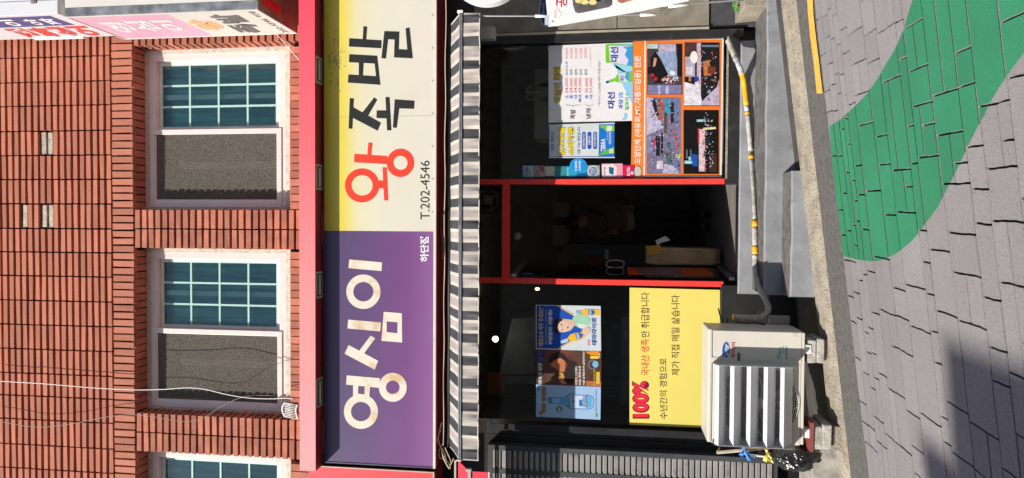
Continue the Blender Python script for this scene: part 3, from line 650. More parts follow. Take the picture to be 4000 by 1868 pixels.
yb0, yb1 = YO+.05, YO+.34
MB().box(X2-.002, X2, yb0, yb1, A0+.12, A1-.02).build("navy_band", NAVY, s2)
def sq2(u0, u1, z0, z1, s_, m, bold=.03):
    ya, yb = YO+(YI-YO)*u0, YO+(YI-YO)*u1; text(s_, Vector((X2-.0035, yb, A0+z0)), Vector((0, ya-yb, 0)), Vector((0, 0, z1-z0)), "lettering", m, s2, bold)
sq2(.14, .40, .18, .31, "짜", INKW_ if False else mat("letter_white_b", (.75, .74, .76), .5)); sq2(.14, .40, .35, .47, "아", mat("letter_white_b", (.75, .74, .76), .5)); sq2(.14, .40, .56, .72, "이", mat("letter_white_b", (.75, .74, .76), .5))
sq2(.50, .93, .06, .28, "어", LRED, .04); sq2(.50, .93, .31, .47, "싱", LRED, .04); sq2(.50, .93, .50, .68, "북", LRED, .04); sq2(.5, .93, .72, .9, "전", LRED, .04)
q = MB(); q.box(X2-.012, X2+.02, YI-.02, YI+.01, P(330, 152, YI).z, P(140, 155, YI).z); q.build("side_bracket", WHITE, s2)
q = MB(); q.box(X2+.1, X2+.15, YI, .03, A0+.2, A0+.26); q.build("wall_bracket", GALV, s2)

# ================================================================== cables over the wall and junction box
def ptube(pts, Y, r_, name, m, label, cat="cable", n=6):
    q = MB(); q.tube(smoothpath([P(x, y, Y if not callable(Y) else Y(x)) for x, y in pts], n), r_, 6); return tag(q.build(name, m, None, True), label, cat)
ptube([(-60, 1483), (0, 1489), (180, 1500), (360, 1515), (520, 1523), (640, 1521), (730, 1515), (800, 1521), (880, 1540), (970, 1555), (1060, 1558), (1120, 1556), (1166, 1563)], -.12, .0034, "overhead_cable", WCAB, "white cable running down the brick wall across the left window")
ptube([(-60, 1638), (0, 1647), (90, 1663), (180, 1668), (300, 1652), (420, 1628), (520, 1621), (600, 1628), (680, 1643), (740, 1646), (790, 1634), (870, 1585), (950, 1551), (1040, 1545), (1100, 1553), (1150, 1562)], -.10, .0026, "overhead_cable", GCAB, "thin grey wavy cable hanging across the left window corner")
q = MB(); c_ = []
rl = thing("cable_reel", "small white ribbed connector spool with black ends on the canopy", "connector", P(1160, 1605, -.2))
for k in range(9):
    y_ = 1578+k*6.6; q.tube([P(1113, y_-4, -.22), P(1158, y_+4, -.22)], .006, 6)
q.build("ribs", mat("spool_ribs", (.62, .62, .58), .3, var=.4, scale=50), rl, True)
q = MB(); pbox(q, 1112, 1158, 1576, 1632, -.205, -.16); q.build("core", BLKM, rl)
q = MB(); q.tube(smoothpath([P(1113, 1572, -.22), P(1104, 1590, -.22), P(1105, 1610, -.22), P(1114, 1628, -.22)], 4), .009, 8); q.build("end_flange", WHITE, rl, True); q = MB(); q.tube(smoothpath([P(1162, 1580, -.22), P(1156, 1600, -.22), P(1158, 1620, -.22), P(1163, 1637, -.22)], 4), .007, 8); q.build("end_flange", WHITE, rl, True)

# ================================================================== GROUND
GX0, GX1 = -40, 40
q = MB(); q.add([(-400, -.99, gz(-40)-.03), (400, -.99, gz(40)-.03), (400, -400, gz(40)-.03), (-400, -400, gz(-40)-.03)], [(0, 1, 2, 3)])
q = MB()
for a, b_ in ((-40, 40),):
    q.add([(a, -.985, gz(a)-.022), (b_, -.985, gz(b_)-.022), (b_, -60, gz(b_)-.022), (a, -60, gz(a)-.022)], [(0, 1, 2, 3)])
q.add([(-400, -.985, gz(-40)-.03), (-40, -.985, gz(-40)-.03), (-40, -400, gz(-40)-.03), (-400, -400, gz(-40)-.03)], [(0, 1, 2, 3)])
q.add([(40, -.985, gz(40)-.03), (400, -.985, gz(40)-.03), (400, -400, gz(40)-.03), (40, -400, gz(40)-.03)], [(0, 1, 2, 3)])
struct(q.build("ground", PAVEJ))
yk1 = GP(3286, 934).y; yk0 = -1.0
q = MB(); q.add([(-12, yk0+.02, gz(-12)-.002), (12, yk0+.02, gz(12)-.002), (12, yk1, gz(12)-.006), (-12, yk1, gz(-12)-.006)], [(0, 1, 2, 3)]); struct(q.build("gutter", GUTTER))
q = MB(); n = 120; prof = [(-.80, -.6), (-.80, .055), (-.84, .052), (-.93, .035), (-1.0, .0), (-1.004, -.1)]
for k in range(n):
    a, b_ = -12+24*k/n, -12+24*(k+1)/n
    for (ya, za), (yb, zb_) in zip(prof[:-1], prof[1:]): q.add([(a, ya, gz(a)+za), (b_, ya, gz(b_)+za), (b_, yb, gz(b_)+zb_), (a, yb, gz(a)+zb_)], [(0, 1, 2, 3)])
struct(q.build("kerb", KERB))
q = MB(); q.add([(-12, -.8, gz(-12)+.02), (12, -.8, gz(12)+.02), (12, .1, gz(12)+.02), (-12, .1, gz(-12)+.02)], [(0, 1, 2, 3)]); struct(q.build("pavement", mat("dark_pad", (.06, .055, .05), .8, var=.3, bump=.3)))
# paving: random ashlar pattern stamped in the roadway
rnd = random.Random(21); rects = []; yy_ = 0.0; cw = ch = 1.0; NY = 6
while yy_ < 5.6:
    h_b = rnd.choice((.09, .12, .14, .18, .22, .25)); x_ = rnd.uniform(-.3, 0)
    while x_ < 10.8:
        w_b = rnd.choice((.13, .16, .19, .23, .28, .34))*(.75+.5*h_b/.2)
        k_ = rnd.random()
        if h_b > .18 and k_ < .45:
            c_ = h_b*rnd.choice((.38, .5, .6)); rects.append((x_, yy_, w_b, c_)); a_w = w_b*rnd.choice((.4, .6, 1, 1))
            rects.append((x_, yy_+c_, a_w, h_b-c_))
            if a_w < w_b: rects.append((x_+a_w, yy_+c_, w_b-a_w, h_b-c_))
        else: rects.append((x_, yy_, w_b, h_b))
        x_ += w_b
    yy_ += h_b
PAVE_END = yy_
shx = .033
def gp2(i, j): 
    yy = yk1-j*ch; return (-5.4+i*cw+shx*(yy), yy)
greenpx = [(3900, -420), (3640, -60), (3566, 0), (3545, 70), (3523, 140), (3495, 200), (3461, 256), (3428, 312), (3391, 365), (3357, 402), (3321, 435), (3285, 468), (3243, 495),
           (3244, 510), (3255, 660), (3270, 820), (3277, 934), (3283, 960), (3292, 992), (3305, 1003), (3321, 1008), (3375, 1019), (3422, 1021), (3450, 1015), (3476, 1004), (3500, 992), (3523, 977), (3546, 958), (3568, 938), (3592, 910), (3616, 877), (3640, 846), (3663, 815), (3687, 770), (3709, 722), (3737, 668), (3764, 613), (3790, 560), (3818, 505), (3857, 430), (3896, 357), (3948, 282), (4000, 213), (4060, 150), (4500, -300)]
gpoly = [(GP(x, y).x, GP(x, y).y) for x, y in greenpx]
ypx = [(3153, -30), (3176, -30), (3180, 60), (3190, 150), (3200, 230), (3216, 365), (3193, 366), (3180, 240), (3168, 150), (3159, 60)]
ypoly = [(GP(x, y).x, GP(x, y).y) for x, y in ypx]
def clip(poly, win):
    out = poly; n = len(win)
    area = sum(win[i][0]*win[(i+1) % n][1]-win[(i+1) % n][0]*win[i][1] for i in range(n))
    if area < 0: win = win[::-1]
    for i in range(n):
        a, b_ = win[i], win[(i+1) % n]; inp = out; out = []
        if not inp: break
        side = lambda p: (b_[0]-a[0])*(p[1]-a[1])-(b_[1]-a[1])*(p[0]-a[0])
        for k in range(len(inp)):
            p, q_ = inp[k-1], inp[k]; sp_, sq_ = side(p), side(q_)
            if sq_ >= 0:
                if sp_ < 0: t = sp_/(sp_-sq_); out.append((p[0]+(q_[0]-p[0])*t, p[1]+(q_[1]-p[1])*t))
                out.append(q_)
            elif sp_ >= 0: t = sp_/(sp_-sq_); out.append((p[0]+(q_[0]-p[0])*t, p[1]+(q_[1]-p[1])*t))
    return out
def wob(p): return (p[0]+.0018*math.sin(p[1]*23+p[0]*5)+.0012*math.sin(p[1]*71), p[1]+.0018*math.sin(p[0]*19+p[1]*7)+.0010*math.sin(p[0]*83))
pv = MB(); gr = MB(); yl = MB()
for (i, j, wv, hv) in rects:
    gx, gy = .0050, .0050
    a = gp2(i, j); b_ = gp2(i+wv, j); c = gp2(i+wv, j+hv); d = gp2(i, j+hv)
    base = [(a[0]+gx, a[1]-gy), (b_[0]-gx, b_[1]-gy), (c[0]-gx, c[1]+gy), (d[0]+gx, d[1]+gy)]
    rr = []
    for k in range(4):
        p, q_ = base[k], base[(k+1) % 4]
        for t in (0, .2, .4, .6, .8): rr.append(wob((p[0]+(q_[0]-p[0])*t, p[1]+(q_[1]-p[1])*t)))
    dz = random.uniform(-.0015, .0015)
    top = [(x, y, gz(x)+dz) for x, y in rr]; n = len(top)
    pv.add(top+[(x, y, gz(x)-.019) for x, y in rr], [tuple(range(n))]+[(k, (k+1) % n, n+(k+1) % n, n+k) for k in range(n)])
    for poly, mb in ((gpoly, gr), (ypoly, yl)):
        cl = clip(poly, base)
        cl = [p for k, p in enumerate(cl) if abs(p[0]-cl[k-1][0])+abs(p[1]-cl[k-1][1]) > 1e-5]
        if len(cl) > 2: mb.add([(x, y, gz(x)+dz+.004) for x, y in cl], [tuple(range(len(cl)))])
struct(pv.build("road_paving", PAVE))
struct(gr.build("green_road_marking", GREEN))
yl.add([(x, y, gz(x)+.004) for x, y in clip(ypoly, [(-12, yk1+.001), (12, yk1+.001), (12, 0), (-12, 0)])], [tuple(range(len(clip(ypoly, [(-12, yk1+.001), (12, yk1+.001), (12, 0), (-12, 0)]))))])
struct(yl.build("yellow_road_line", YLINE))
# coarse far roadway
q = MB(); yf = yk1-PAVE_END
xa_ = -5.5; 
for (a, b_, c, d) in ((-40, 40, yf-.05, -40), (-40, -5.75, yk1, yf-.05), (5.1, 40, yk1, yf-.05)):
    q.add([(a, c, gz(a)-.004), (b_, c, gz(b_)-.004), (b_, d, gz(b_)-.004), (a, d, gz(a)-.004)], [(0, 1, 2, 3)])
struct(q.build("road", PAVE))

# ------------------------------------------------------------------ entrance steps
zA_ = P(2940, 900, -.05).z; pA = G(2985, 900, zA_); zB_ = P(3055, 900, pA.y).z; pB = G(3090, 900, zB_); 
stp = thing("entrance_steps", "grey painted concrete steps in front of the shop door and menu window", "steps", (0, -.4, .2))
def bumpybox(x0, x1, y0, y1, z0, z1, n=24, amp=.004):
    q = MB(); 
    for k in range(n):
        a, b_ = x0+(x1-x0)*k/n, x0+(x1-x0)*(k+1)/n
        f_ = lambda x: amp*(math.sin(x*7.3+y0*9)+.6*math.sin(x*17.1))
        ch_ = .012
        pr = lambda x: [(x, y0+f_(x), z0), (x, y0+f_(x), z1-ch_+f_(x)*.5), (x, y0+ch_+f_(x), z1+f_(x)*.5), (x, y1, z1)]
        A, B_ = pr(a), pr(b_)
        for i in range(3): q.add([A[i], B_[i], B_[i+1], A[i+1]], [(0, 1, 2, 3)], 1 if i == 2 else 0)
    q.add([(x0, y0, z0), (x0, y0, z1), (x0, y1, z1), (x0, y1, z0)], [(0, 1, 2, 3)]); q.add([(x1, y0, z0), (x1, y0, z1), (x1, y1, z1), (x1, y1, z0)], [(3, 2, 1, 0)])
    return q
xsL = P(2985, 1152, pA.y).x
bumpybox(P(2900, 1150, -.06).x, P(2900, 160, -.06).x, -.062, -.045, -.5, P(2885, 900, -.06).z, amp=.002).build("riser", [STEP, STEP], stp)
bumpybox(xsL, P(2985, -400, pA.y).x, pA.y, -.062, -.5, zA_).build("upper_step", [STEP, STEPT], stp)
bumpybox(P(3100, 1162, pB.y).x, P(3100, 668, pB.y).x, pB.y, pA.y, -.5, zB_).build("lower_step", [STEP, STEPT], stp)
# concrete corner block, weed at right
q = MB(); c0 = P(2950, 20, -.45); q.box(c0.x-.03, c0.x+.5, -.5, -.05, c0.z-.1, c0.z+.09, j=.012); tag(q.build("concrete_block", KERB, None, bevel=.012), "small beige concrete block at the right end of the grey steps", "block")
wd = MB(); random.seed(3)
for k in range(16):
    c = P(2880+random.uniform(-22, 22), 22+random.uniform(-26, 22), -.30+random.uniform(-.05, .05)); r_ = random.uniform(.012, .024)
    a1 = Vector((random.uniform(-1, 1), random.uniform(-1, .2), random.uniform(-.4, 1))).normalized(); a2 = a1.cross(Vector((random.random(), 1, .3))).normalized(); nn = a1.cross(a2)*.004
    pts = [c+a1*r_*math.cos(t)+a2*r_*.8*math.sin(t)+nn*math.cos(2*t) for t in [2*math.pi*i/10 for i in range(10)]]; wd.add(pts, [tuple(range(10))])
wt = thing("weed", "small bright green weed growing by the wall at the right edge", "plant", P(2895, 10, -.3))
wd.build("leaves", mat("weed_leaf", (.10, .26, .03), .5, var=.2), wt)
q = MB()
for k in range(5): q.tube([P(2915, 15+k*5, -.3), P(2880+k*3, 10+k*8, -.3)], .002, 5)
q.build("stem", mat("weed_stem", (.08, .16, .03), .6), wt)

# ================================================================== INSULATED PIPE along the steps
zt_ = zA_+.024
pth = [P(2843, 158, -.12), P(2853, 180, -.14), P(2868, 215, -.18), P(2888, 262, -.24)]+[(G(x, y, zt_) if G(x, y, zt_).y < -.09 else P(x, y, -.09)) for x, y in ((2905, 320), (2914, 400), (2924, 500), (2934, 620), (2943, 750), (2948, 860), (2949, 960), (2950, 1040), (2957, 1095))]
pth += [P(2976, 1145, -.50), P(2997, 1185, -.53), P(3002, 1208, -.55), P(2990, 1232, -.57), P(2960, 1240, -.60), P(2915, 1241, -.62), P(2868, 1238, -.64)]
sp_ = smoothpath(pth, 8)
pipe = thing("insulated_pipe", "taped white refrigerant pipe lying along the grey steps to the outdoor unit", "pipe", sp_[0])
def ypix(p):  # photo y of a point
    d = p-CP; return 934-F*d.dot(RT)/d.dot(FW)
WRAP = mat("pipe_wrap", (.42, .40, .36), .45, var=.35, scale=22, bump=.8, bscale=35, dirt=(.2, .17, .14), dscale=25, dth=.56)
TAPE = mat("orange_tape", (.80, .38, .02), .4, var=.08)
CLR = mat("pipe_plastic_wrap", (.42, .45, .50), .15, var=.5, scale=30, bump=.8, bscale=40, spec=.8)
segs = [(150, 236, WRAP, .024, "wrap"), (236, 286, CLR, .023, "plastic_wrap"), (286, 412, TAPE, .023, "tape"), (412, 436, CLR, .019, "plastic_wrap"), (436, 452, TAPE, .021, "tape"), (452, 600, WRAP, .020, "wrap"), (600, 624, TAPE, .021, "tape"), (624, 866, WRAP, .017, "wrap"), (866, 890, TAPE, .024, "tape"), (890, 966, WRAP, .023, "wrap"), (966, 992, TAPE, .025, "tape"), (992, 1400, WRAP, .023, "wrap")]
ys_ = [ypix(p) for p in sp_]
for a, b_, m, r_, nm in segs:
    idx = [i for i, y in enumerate(ys_) if a-8 <= y <= b_+4]
    if len(idx) < 2: continue
    pts = sp_[idx[0]:idx[-1]+1]
    MB().tube(pts, [r_*(1+.06*math.sin(i*2.1)) for i in range(len(pts))], 10).build(nm, m, pipe, True)
MB().tube([sp_[-1], sp_[-1]+Vector((0, 0, .012))], .024, 10).build("tape", TAPE, pipe)

# ================================================================== OUTDOOR UNIT
YU = -.97; YB = -.61
ac = thing("outdoor_unit", "cream air conditioner outdoor unit with five white air guide vanes on blocks", "air conditioner", P(3142, 1515, YU))
ux0, ux1 = P(2950, 1734, YU).x, P(2950, 1291, YU).x; uz0, uz1 = P(3141, 1515, YU).z, P(2764, 1515, YU).z
xsm = P(2950, 1412, YU).x
q = MB(); q.box(ux0, ux1, YU+.003, YB, uz0+.02, uz1-.035); q.build("cabinet", CREAM, ac, bevel=.01)
q = MB(); q.box(ux0-.004, ux1+.004, YU-.003, YB-.003, uz1-.034, uz1); q.build("top_cover", CREAM, ac, bevel=.012)
q = MB(); q.box(ux0+.01, ux1-.01, YU-.002, YB+.01, uz0, uz0+.019); q.build("base_pan", CREAM, ac, bevel=.003)
# right service panel with curved edge
q = MB(); q.box(xsm+.002, ux1-.008, YU-.002, YU+.004, uz0+.022, uz1-.038); q.build("service_panel", CREAM, ac, bevel=.003)
q = MB(); q.box(P(2880, 1416, YU).x, P(2880, 1378, YU).x-.0, YU-.0045, YU-.002, P(2891, 1400, YU).z, P(2880, 1400, YU).z); q.build("panel_handle", mat("handle_dark", (.12, .11, .09), .5), ac)
fcx, fcz = P(2962, 1575, YU).x, P(2962, 1575, YU).z; RR = P(2962, 1575-150, YU).x-fcx
disc = lambda r_, y_, n=48: [Vector((fcx+r_*math.cos(2*math.pi*k/n), y_, fcz+r_*math.sin(2*math.pi*k/n))) for k in range(n)]
MB().prism(disc(RR, YU+.0015), (0, .002, 0)).build("fan_well", mat("fan_well", (.010, .010, .010), .8), ac)
q = MB(); q.prism(disc(.05, YU-.004), (0, .004, 0)); 
for k in range(3):
    a = k*2.094+.4; q.prism([Vector((fcx+r_*math.cos(a+o_), YU-.0005-.001*(o_ > .2), fcz+r_*math.sin(a+o_))) for r_, o_ in ((.05, 0), (.14, -.05), (RR*.93, .05), (RR*.9, .75), (.10, .7))], (0, .0015, 0))
q.build("fan", mat("fan_blade", (.10, .10, .095), .5), ac)
q = MB(); r_ = .04
while r_ < RR: q.tube(disc(r_, YU-.012, 56)+[disc(r_, YU-.012, 56)[0]], .0022, 4, cap=False); r_ += .0135
for k in range(14):
    a = 2*math.pi*k/14; pts = [Vector((fcx+rr_*math.cos(a+rr_*2.2), YU-.0145, fcz+rr_*math.sin(a+rr_*2.2))) for rr_ in [.03+(RR-.03)*i/7 for i in range(8)]]; q.tube(pts, .0022, 4)
q.build("fan_guard", mat("guard_wire", (.80, .76, .68), .35), ac)
MB().prism(disc(.038, YU-.018, 32), (0, .004, 0)).build("guard_badge", CREAM, ac)
# air guide
gd = bpy.data.objects.new("air_guide", None); COL.objects.link(gd); gd.parent = ac; gd.location = P(3105, 1585, YU-.01)-wloc(ac)
YV = YU-.115; ga_, gb_ = P(2950, 1741, YV+.05).x, P(2950, 1428, YV+.05).x
for xt, xmid, xbt in ((2792, 2808, 2843), (2851, 2867, 2903), (2916, 2932, 2969), (2982, 2998, 3036), (3047, 3063, 3102)):
    zt0 = P(xt, 1580, YU-.075).z; zf0 = P(xmid, 1580, YV).z; zbb = P(xbt-7, 1580, YU-.03).z
    q = MB(); t_ = .0022
    prof = [(YU-.075, zt0), (YV, zf0), (YU-.03, zbb)]
    outer = prof; inner = [(YU-.073, zt0-.004), (YV+.004, zf0-.002), (YU-.026, zbb-.0)]
    loop = outer+inner[::-1]
    q.prism([Vector((ga_+.002, y_, z_)) for y_, z_ in loop], (gb_-ga_-.004, 0, 0)); q.build("vane", VANE, gd)
zgt, zgb = P(2784, 1580, YU-.05).z, P(3110, 1580, YU-.05).z
for xx in (ga_, gb_):
    q = MB(); q.prism([Vector((xx-.001, y_, z_)) for y_, z_ in ((YU-.003, zgb), (YV+.01, zgb+.015), (YV, zgb+.04), (YV, zgt-.04), (YV+.03, zgt-.01), (YU-.003, zgt))], (.002, 0, 0)); q.build("side_plate", mat("guide_plate", (.50, .50, .50), .35, var=.08), gd)
q = MB(); q.box(gb_+.001, gb_+.04, YU-.0055, YU-.0035, zgt-.18, zgt+.01); q.box(gb_+.001, gb_+.04, YU-.0055, YU-.0035, zgb-.01, zgb+.17); q.box(gb_+.001, gb_+.018, YU-.0055, YU-.0035, zgb+.17, zgt-.18); q.build("mounting_flange", CREAM, gd); q = MB(); q.box(ga_-.012, ga_-.001, YU-.0055, YU-.0035, zgb, zgt); q.build("mounting_flange", CREAM, gd)
q = MB()
for xx in (2820, 2895, 2990, 3086): c = P(xx, 1421, YU-.006); q.prism([c+Vector((.006*math.cos(a), 0, .009*math.sin(a))) for a in [k*math.pi/4 for k in range(8)]], (0, .003, 0))
q.build("screw", WHITE, gd)
# badge and lettering
lx, ly = 2836, 1372
q = MB(); q.prism([P(*p, YU-.0045) for p in ell(lx, ly, 15, 35)], (0, .002, 0)); q.build("badge", mat("badge_blue", (.02, .10, .36), .3), ac)
q = MB(); q.prism([P(*p, YU-.0030) for p in ell(lx, ly, 17, 37.5)], (0, .001, 0)); q.build("badge_rim", mat("badge_rim", (.6, .6, .62), .3), ac)
txt("Carrier", 2827, 2847, 1344, 1400, YU-.006, WHITE, ac, .01, shear=.25)
RT_ = mat("brand_red", (.50, .04, .05), .4)
txt("캐리어", 2856, 2873, 1338, 1405, YU-.0035, RT_, ac, .03)
TEAL = mat("print_teal", (.04, .34, .36), .4)
txt("ECO", 3043, 3052, 1356, 1382, YU-.0035, TEAL, ac, .02, shear=.2); txt("Green", 3054, 3062, 1353, 1378, YU-.0035, TEAL, ac, .01, shear=.2); txt("Inverter", 3065, 3076, 1352, 1404, YU-.0035, TEAL, ac, .02, shear=.2)
q = MB(); q.prism([P(*p, YU-.003) for p in [(3030+14*math.sin(t)*(1 if t < 2 else .8), 1395-22*t+4) for t in [0, .3, .6, .9, 1.2, 1.5]]+[(3050-2*math.sin(t*2), 1372+22*t) for t in [0, .5, 1.0, 1.4]]], (0, .001, 0)); q.build("swoosh", mat("swoosh_teal", (.22, .50, .52), .4), ac)
q = MB(); q.box(ux1, ux1+.07, YB+.03, YB+.16-.30+.14, P(3098, 1290, -.7).z, P(3012, 1290, -.7).z); q.build("valve_cover", mat("valve_grey", (.30, .28, .25), .5), ac, bevel=.012)
q = MB(); q.tube(smoothpath([P(2872, 1258, -.66), P(2900, 1262, -.66), P(2950, 1262, -.66), P(2990, 1268, -.66)], 4), .006, 6); q.tube([P(2840, 1245, -.7), P(2842, 1262, -.72)], .005, 6); q.tube([P(2806, 1205, -.66), P(2812, 1230, -.68), P(2822, 1260, -.7)], .006, 6); q.build("hose", BCAB, ac, True)
# blocks that carry the unit
def blockstack(label, rows, grp="blocks under the outdoor unit"):
    t = thing("block_stack", label, "concrete blocks", P(rows[-1][1], (rows[-1][2]+rows[-1][3])/2, -.95), grp)
    for (xt, xb_, y0, y1, Yf) in rows:
        q = MB(); a, b_ = P((xt+xb_)/2, y1, Yf).x, P((xt+xb_)/2, y0, Yf).x; zt1, zb1 = P(xt, (y0+y1)/2, Yf).z, P(xb_, (y0+y1)/2, Yf).z
        q.box(a, b_, Yf, Yf+.28, zb1, zt1, j=.006); q.build("block", mat("pale_block", (.40, .37, .33), .9, var=.3, scale=12, bump=1.0, bscale=30, dirt=(.2, .18, .16), dscale=10), t, bevel=.008)
    return t
b1 = blockstack("two rounded broken grey blocks under the right foot of the outdoor unit", [(3152, 3188, 1331, 1420, -.95), (3190, 3222, 1326, 1419, -.96)])
q = MB(); a_ = P(3215, 1373, -.9).x; q.box(P(3220, 1410, -.95).x, P(3220, 1330, -.95).x, -.93, -.7, gz(a_), P(3222, 1373, -.95).z); q.build("mortar_bed", KERB, b1)
b2 = blockstack("two speckled bricks and a red tile under the left foot of the outdoor unit", [(3178, 3214, 1667, 1757, -.98), (3216, 3250, 1660, 1757, -.99)])
q = MB(); a_ = P(3176, 1760, -.99); q.box(P(3165, 1766, -.99).x, P(3165, 1652, -.99).x, -.99, -.68, P(3178, 1700, -.99).z, P(3166, 1700, -.99).z, j=.003); q.build("red_tile", mat("red_tile", (.24, .06, .05), .5, var=.2), b2)
q = MB(); q.box(P(3215, 1757, -.95).x, P(3215, 1664, -.95).x, -.96, -.7, gz(-1.9)-.05, P(3250, 1700, -.95).z); q.build("mortar_bed", KERB, b2)
for xx, yy in ((3150, 1362), (3156, 1690)):
    c = P(xx, yy, -.93); tag(MB().box(c.x-.035, c.x+.035, -.96, -.88, c.z-.03, uz0, j=.004).build("foot_pad", WHITE, None, bevel=.006), "white rubber foot pad between %s of the outdoor unit and its block" % ("the right end" if yy < 1500 else "the left end"), "foot pad")
# low wall left of the unit
q = MB(); q.box(-5, P(3200, 1757, -.9).x, -.88, -.5, -.9, P(3172, 1810, -.88).z, j=.004); tag(q.build("low_wall", mat("low_wall", (.30, .28, .25), .9, var=.35, scale=8, bump=.6, bscale=30, dirt=(.16, .15, .14), dscale=6), None, bevel=.01), "low weathered concrete ledge at the left beside the speckled bricks", "ledge")

# trash bag
random.seed(5)
import bmesh
bm = bmesh.new(); bmesh.ops.create_icosphere(bm, subdivisions=5, radius=1)
from mathutils import noise
tb_c = P(3110, 1778, -.80)
for v in bm.verts:
    p = v.co.copy(); d = 1+.22*noise.noise(p*1.6)+.10*(1-abs(noise.noise(p*4.5))*2)+.05*(1-abs(noise.noise(p*11))*2)
    v.co = Vector((p.x*.105*d, p.y*.13*d, p.z*.155*d if p.z < .5 else p.z*.155*d*1.05))
me = bpy.data.meshes.new("trash_bag"); bm.to_mesh(me); bm.free()
for p_ in me.polygons: p_.use_smooth = True
me.materials.append(mat("bag_plastic", (.010, .010, .011), .22, var=.2, bump=.5, bscale=30, spec=.7))
o = bpy.data.objects.new("trash_bag", me); COL.objects.link(o); o.location = tb_c; tag(o, "crumpled black plastic rubbish bag beside the left end of the outdoor unit", "rubbish bag")
# bundle of sticks
bd = thing("stick_bundle", "bundle of pale sticks tied with ribbons leaning beside the outdoor unit", "sticks", P(3040, 1770, -.72))
STK = mat("pale_stick", (.50, .44, .36), .7, var=.25, scale=15)
for (a, b_, w_, m) in (((2800, 1768), (3040, 1748), .012, STK), ((2930, 1778), (3060, 1790), .010, WHITE), ((2900, 1758), (3045, 1752), .008, mat("brown_stick", (.30, .20, .12), .7, var=.3)), ((2960, 1768), (3060, 1772), .008, BLKM), ((2800, 1768), (2812, 1750), .006, mat("brown_stick", (.3, .2, .12)))):
    q = MB(); A, B_ = P(*a, -.78), P(*b_, -.74); q.tube([A, (A+B_)/2+Vector((0, 0, .002)), B_], w_, 6); q.build("stick", m, bd)
def ribbon(c, m, nm, sc):
    q = MB(); random.seed(int(c[0]))
    for k in range(9):
        a = random.uniform(0, 6.28); L_ = sc*random.uniform(.5, 1); pts = []
        for i in range(6):
            t = i/5; pts.append(P(c[0]+L_*t*abs(math.cos(a))*(1 if k % 3 else -.4), c[1]+L_*t*.9*math.sin(a)+18*t*(1), -.80-.03*math.sin(t*3+k)))
        for i in range(5):
            wd_ = Vector((.004, -.001, .007*(1+i*.2))); q.add([pts[i]-wd_, pts[i]+wd_, pts[i+1]+wd_*1.2, pts[i+1]-wd_*1.2], [(0, 1, 2, 3)])
    q.tube([P(c[0]-4, c[1]-12, -.80), P(c[0]+2, c[1]+12, -.80)], .010, 8)
    return q.build(nm, m, bd)
ribbon((2908, 1762), mat("blue_ribbon", (.07, .24, .60), .4, var=.1), "ribbon", 48); ribbon((2998, 1768), mat("yellow_ribbon", (.70, .58, .12), .4, var=.1), "ribbon", 34)

# ================================================================== POSTERS AND STICKERS on the glass (front face just proud of the glass)
YP = -.004
def poster(name, label, pts, m, cat="poster", grp=None, Y=YP):
    c = P(sum(p[0] for p in pts)/len(pts), sum(p[1] for p in pts)/len(pts), Y)
    t = thing(name, label, cat, (c.x, Y, min(P(*p, Y).z for p in pts)), grp); slab(pts, Y, .0025, "sheet", m, t); return t
def lay(pts, par, m, name="print", lv=1, holes=()): return slab(pts, YP-.0006*lv, .0005, name, m, par, holes)
L1, L2, L3 = YP-.0008, YP-.0014, YP-.002
# --- menu
mn = poster("menu_poster", "white menu poster with red prices and green bottles on the right window", [(2143, 179), (2472, 166), (2470, 472), (2143, 479)], ink(240, 238, 240))
cY, cK, cR, cB, cG, cD = ink(235, 205, 40), ink(60, 45, 55), ink(225, 75, 95), ink(70, 95, 205), ink(95, 185, 60), ink(30, 65, 165)
txt("영심이 족발", 2163, 2192, 260, 402, YP-.0012, cY, mn, .02, tilt=-1); txt("영심이 족발", 2162, 2193, 258.5, 403.5, YP-.0006, ink(70, 60, 30), mn, .06, name="lettering_outline", tilt=-1)
for i, (s_, x0, x1) in enumerate((("24,000", 2208, 2220), ("29,000", 2226, 2238), ("34,000", 2243, 2255), ("39,000", 2260, 2272), ("30,000", 2286, 2298), ("37,000", 2303, 2315))): txt(s_, x0, x1, 305, 364, L1, cR, mn, .01)
for s_, x0, x1, y0, y1 in (("소", 2208, 2220, 371, 386), ("중", 2226, 2238, 371, 386), ("대", 2243, 2255, 371, 386), ("특대", 2260, 2272, 371, 400), ("중", 2286, 2298, 371, 386), ("대", 2303, 2315, 371, 386)): txt(s_, x0, x1, y0, y1, L1, cB, mn, .02)
for s_, x0, x1, y0, y1 in (("대선/소주", 2209, 2219, 240, 295), ("맥주", 2227, 2238, 270, 294), ("생탁", 2245, 2256, 270, 294), ("정하", 2264, 2275, 270, 294), ("음료", 2283, 2294, 270, 294)): txt(s_, x0, x1, y0, y1, L1, cK, mn, .005)
for k, s_ in enumerate(("4,000", "4,000", "4,000", "5,000", "2,000")): txt(s_, 2209+18.3*k, 2220+18.3*k, 189-k*.6, 230-k*.6, L1, ink(235, 130, 145), mn, .005)
txt("족발", 2227, 2248, 428, 465, L1, cK, mn, .02); txt("냉채", 2289, 2309, 424, 465, L1, cK, mn, .02)
txt("}", 2405-6, 2405-5, 0, 1, L1, cK, mn) if False else None
for x0, x1 in ((2211, 2267), (2286, 2317)):
    q = MB(); xm2 = (x0+x1)/2; q.tube(smoothpath([P(*p, L1) for p in ((x0, 406), (x0+5, 411), (xm2-4, 412), (xm2, 417), (xm2+4, 412), (x1-5, 411), (x1, 406))], 4), .0016, 4); q.build("brace_mark", cK, mn)
txt("*추가시 12,000원 부터 주문가능*", 2336, 2347, 237, 414, L1, cK, mn, 0); txt("소주는 여름 음료 맥주 주문", 2304, 2309, 187, 258, L1, ink(190, 185, 190), mn)
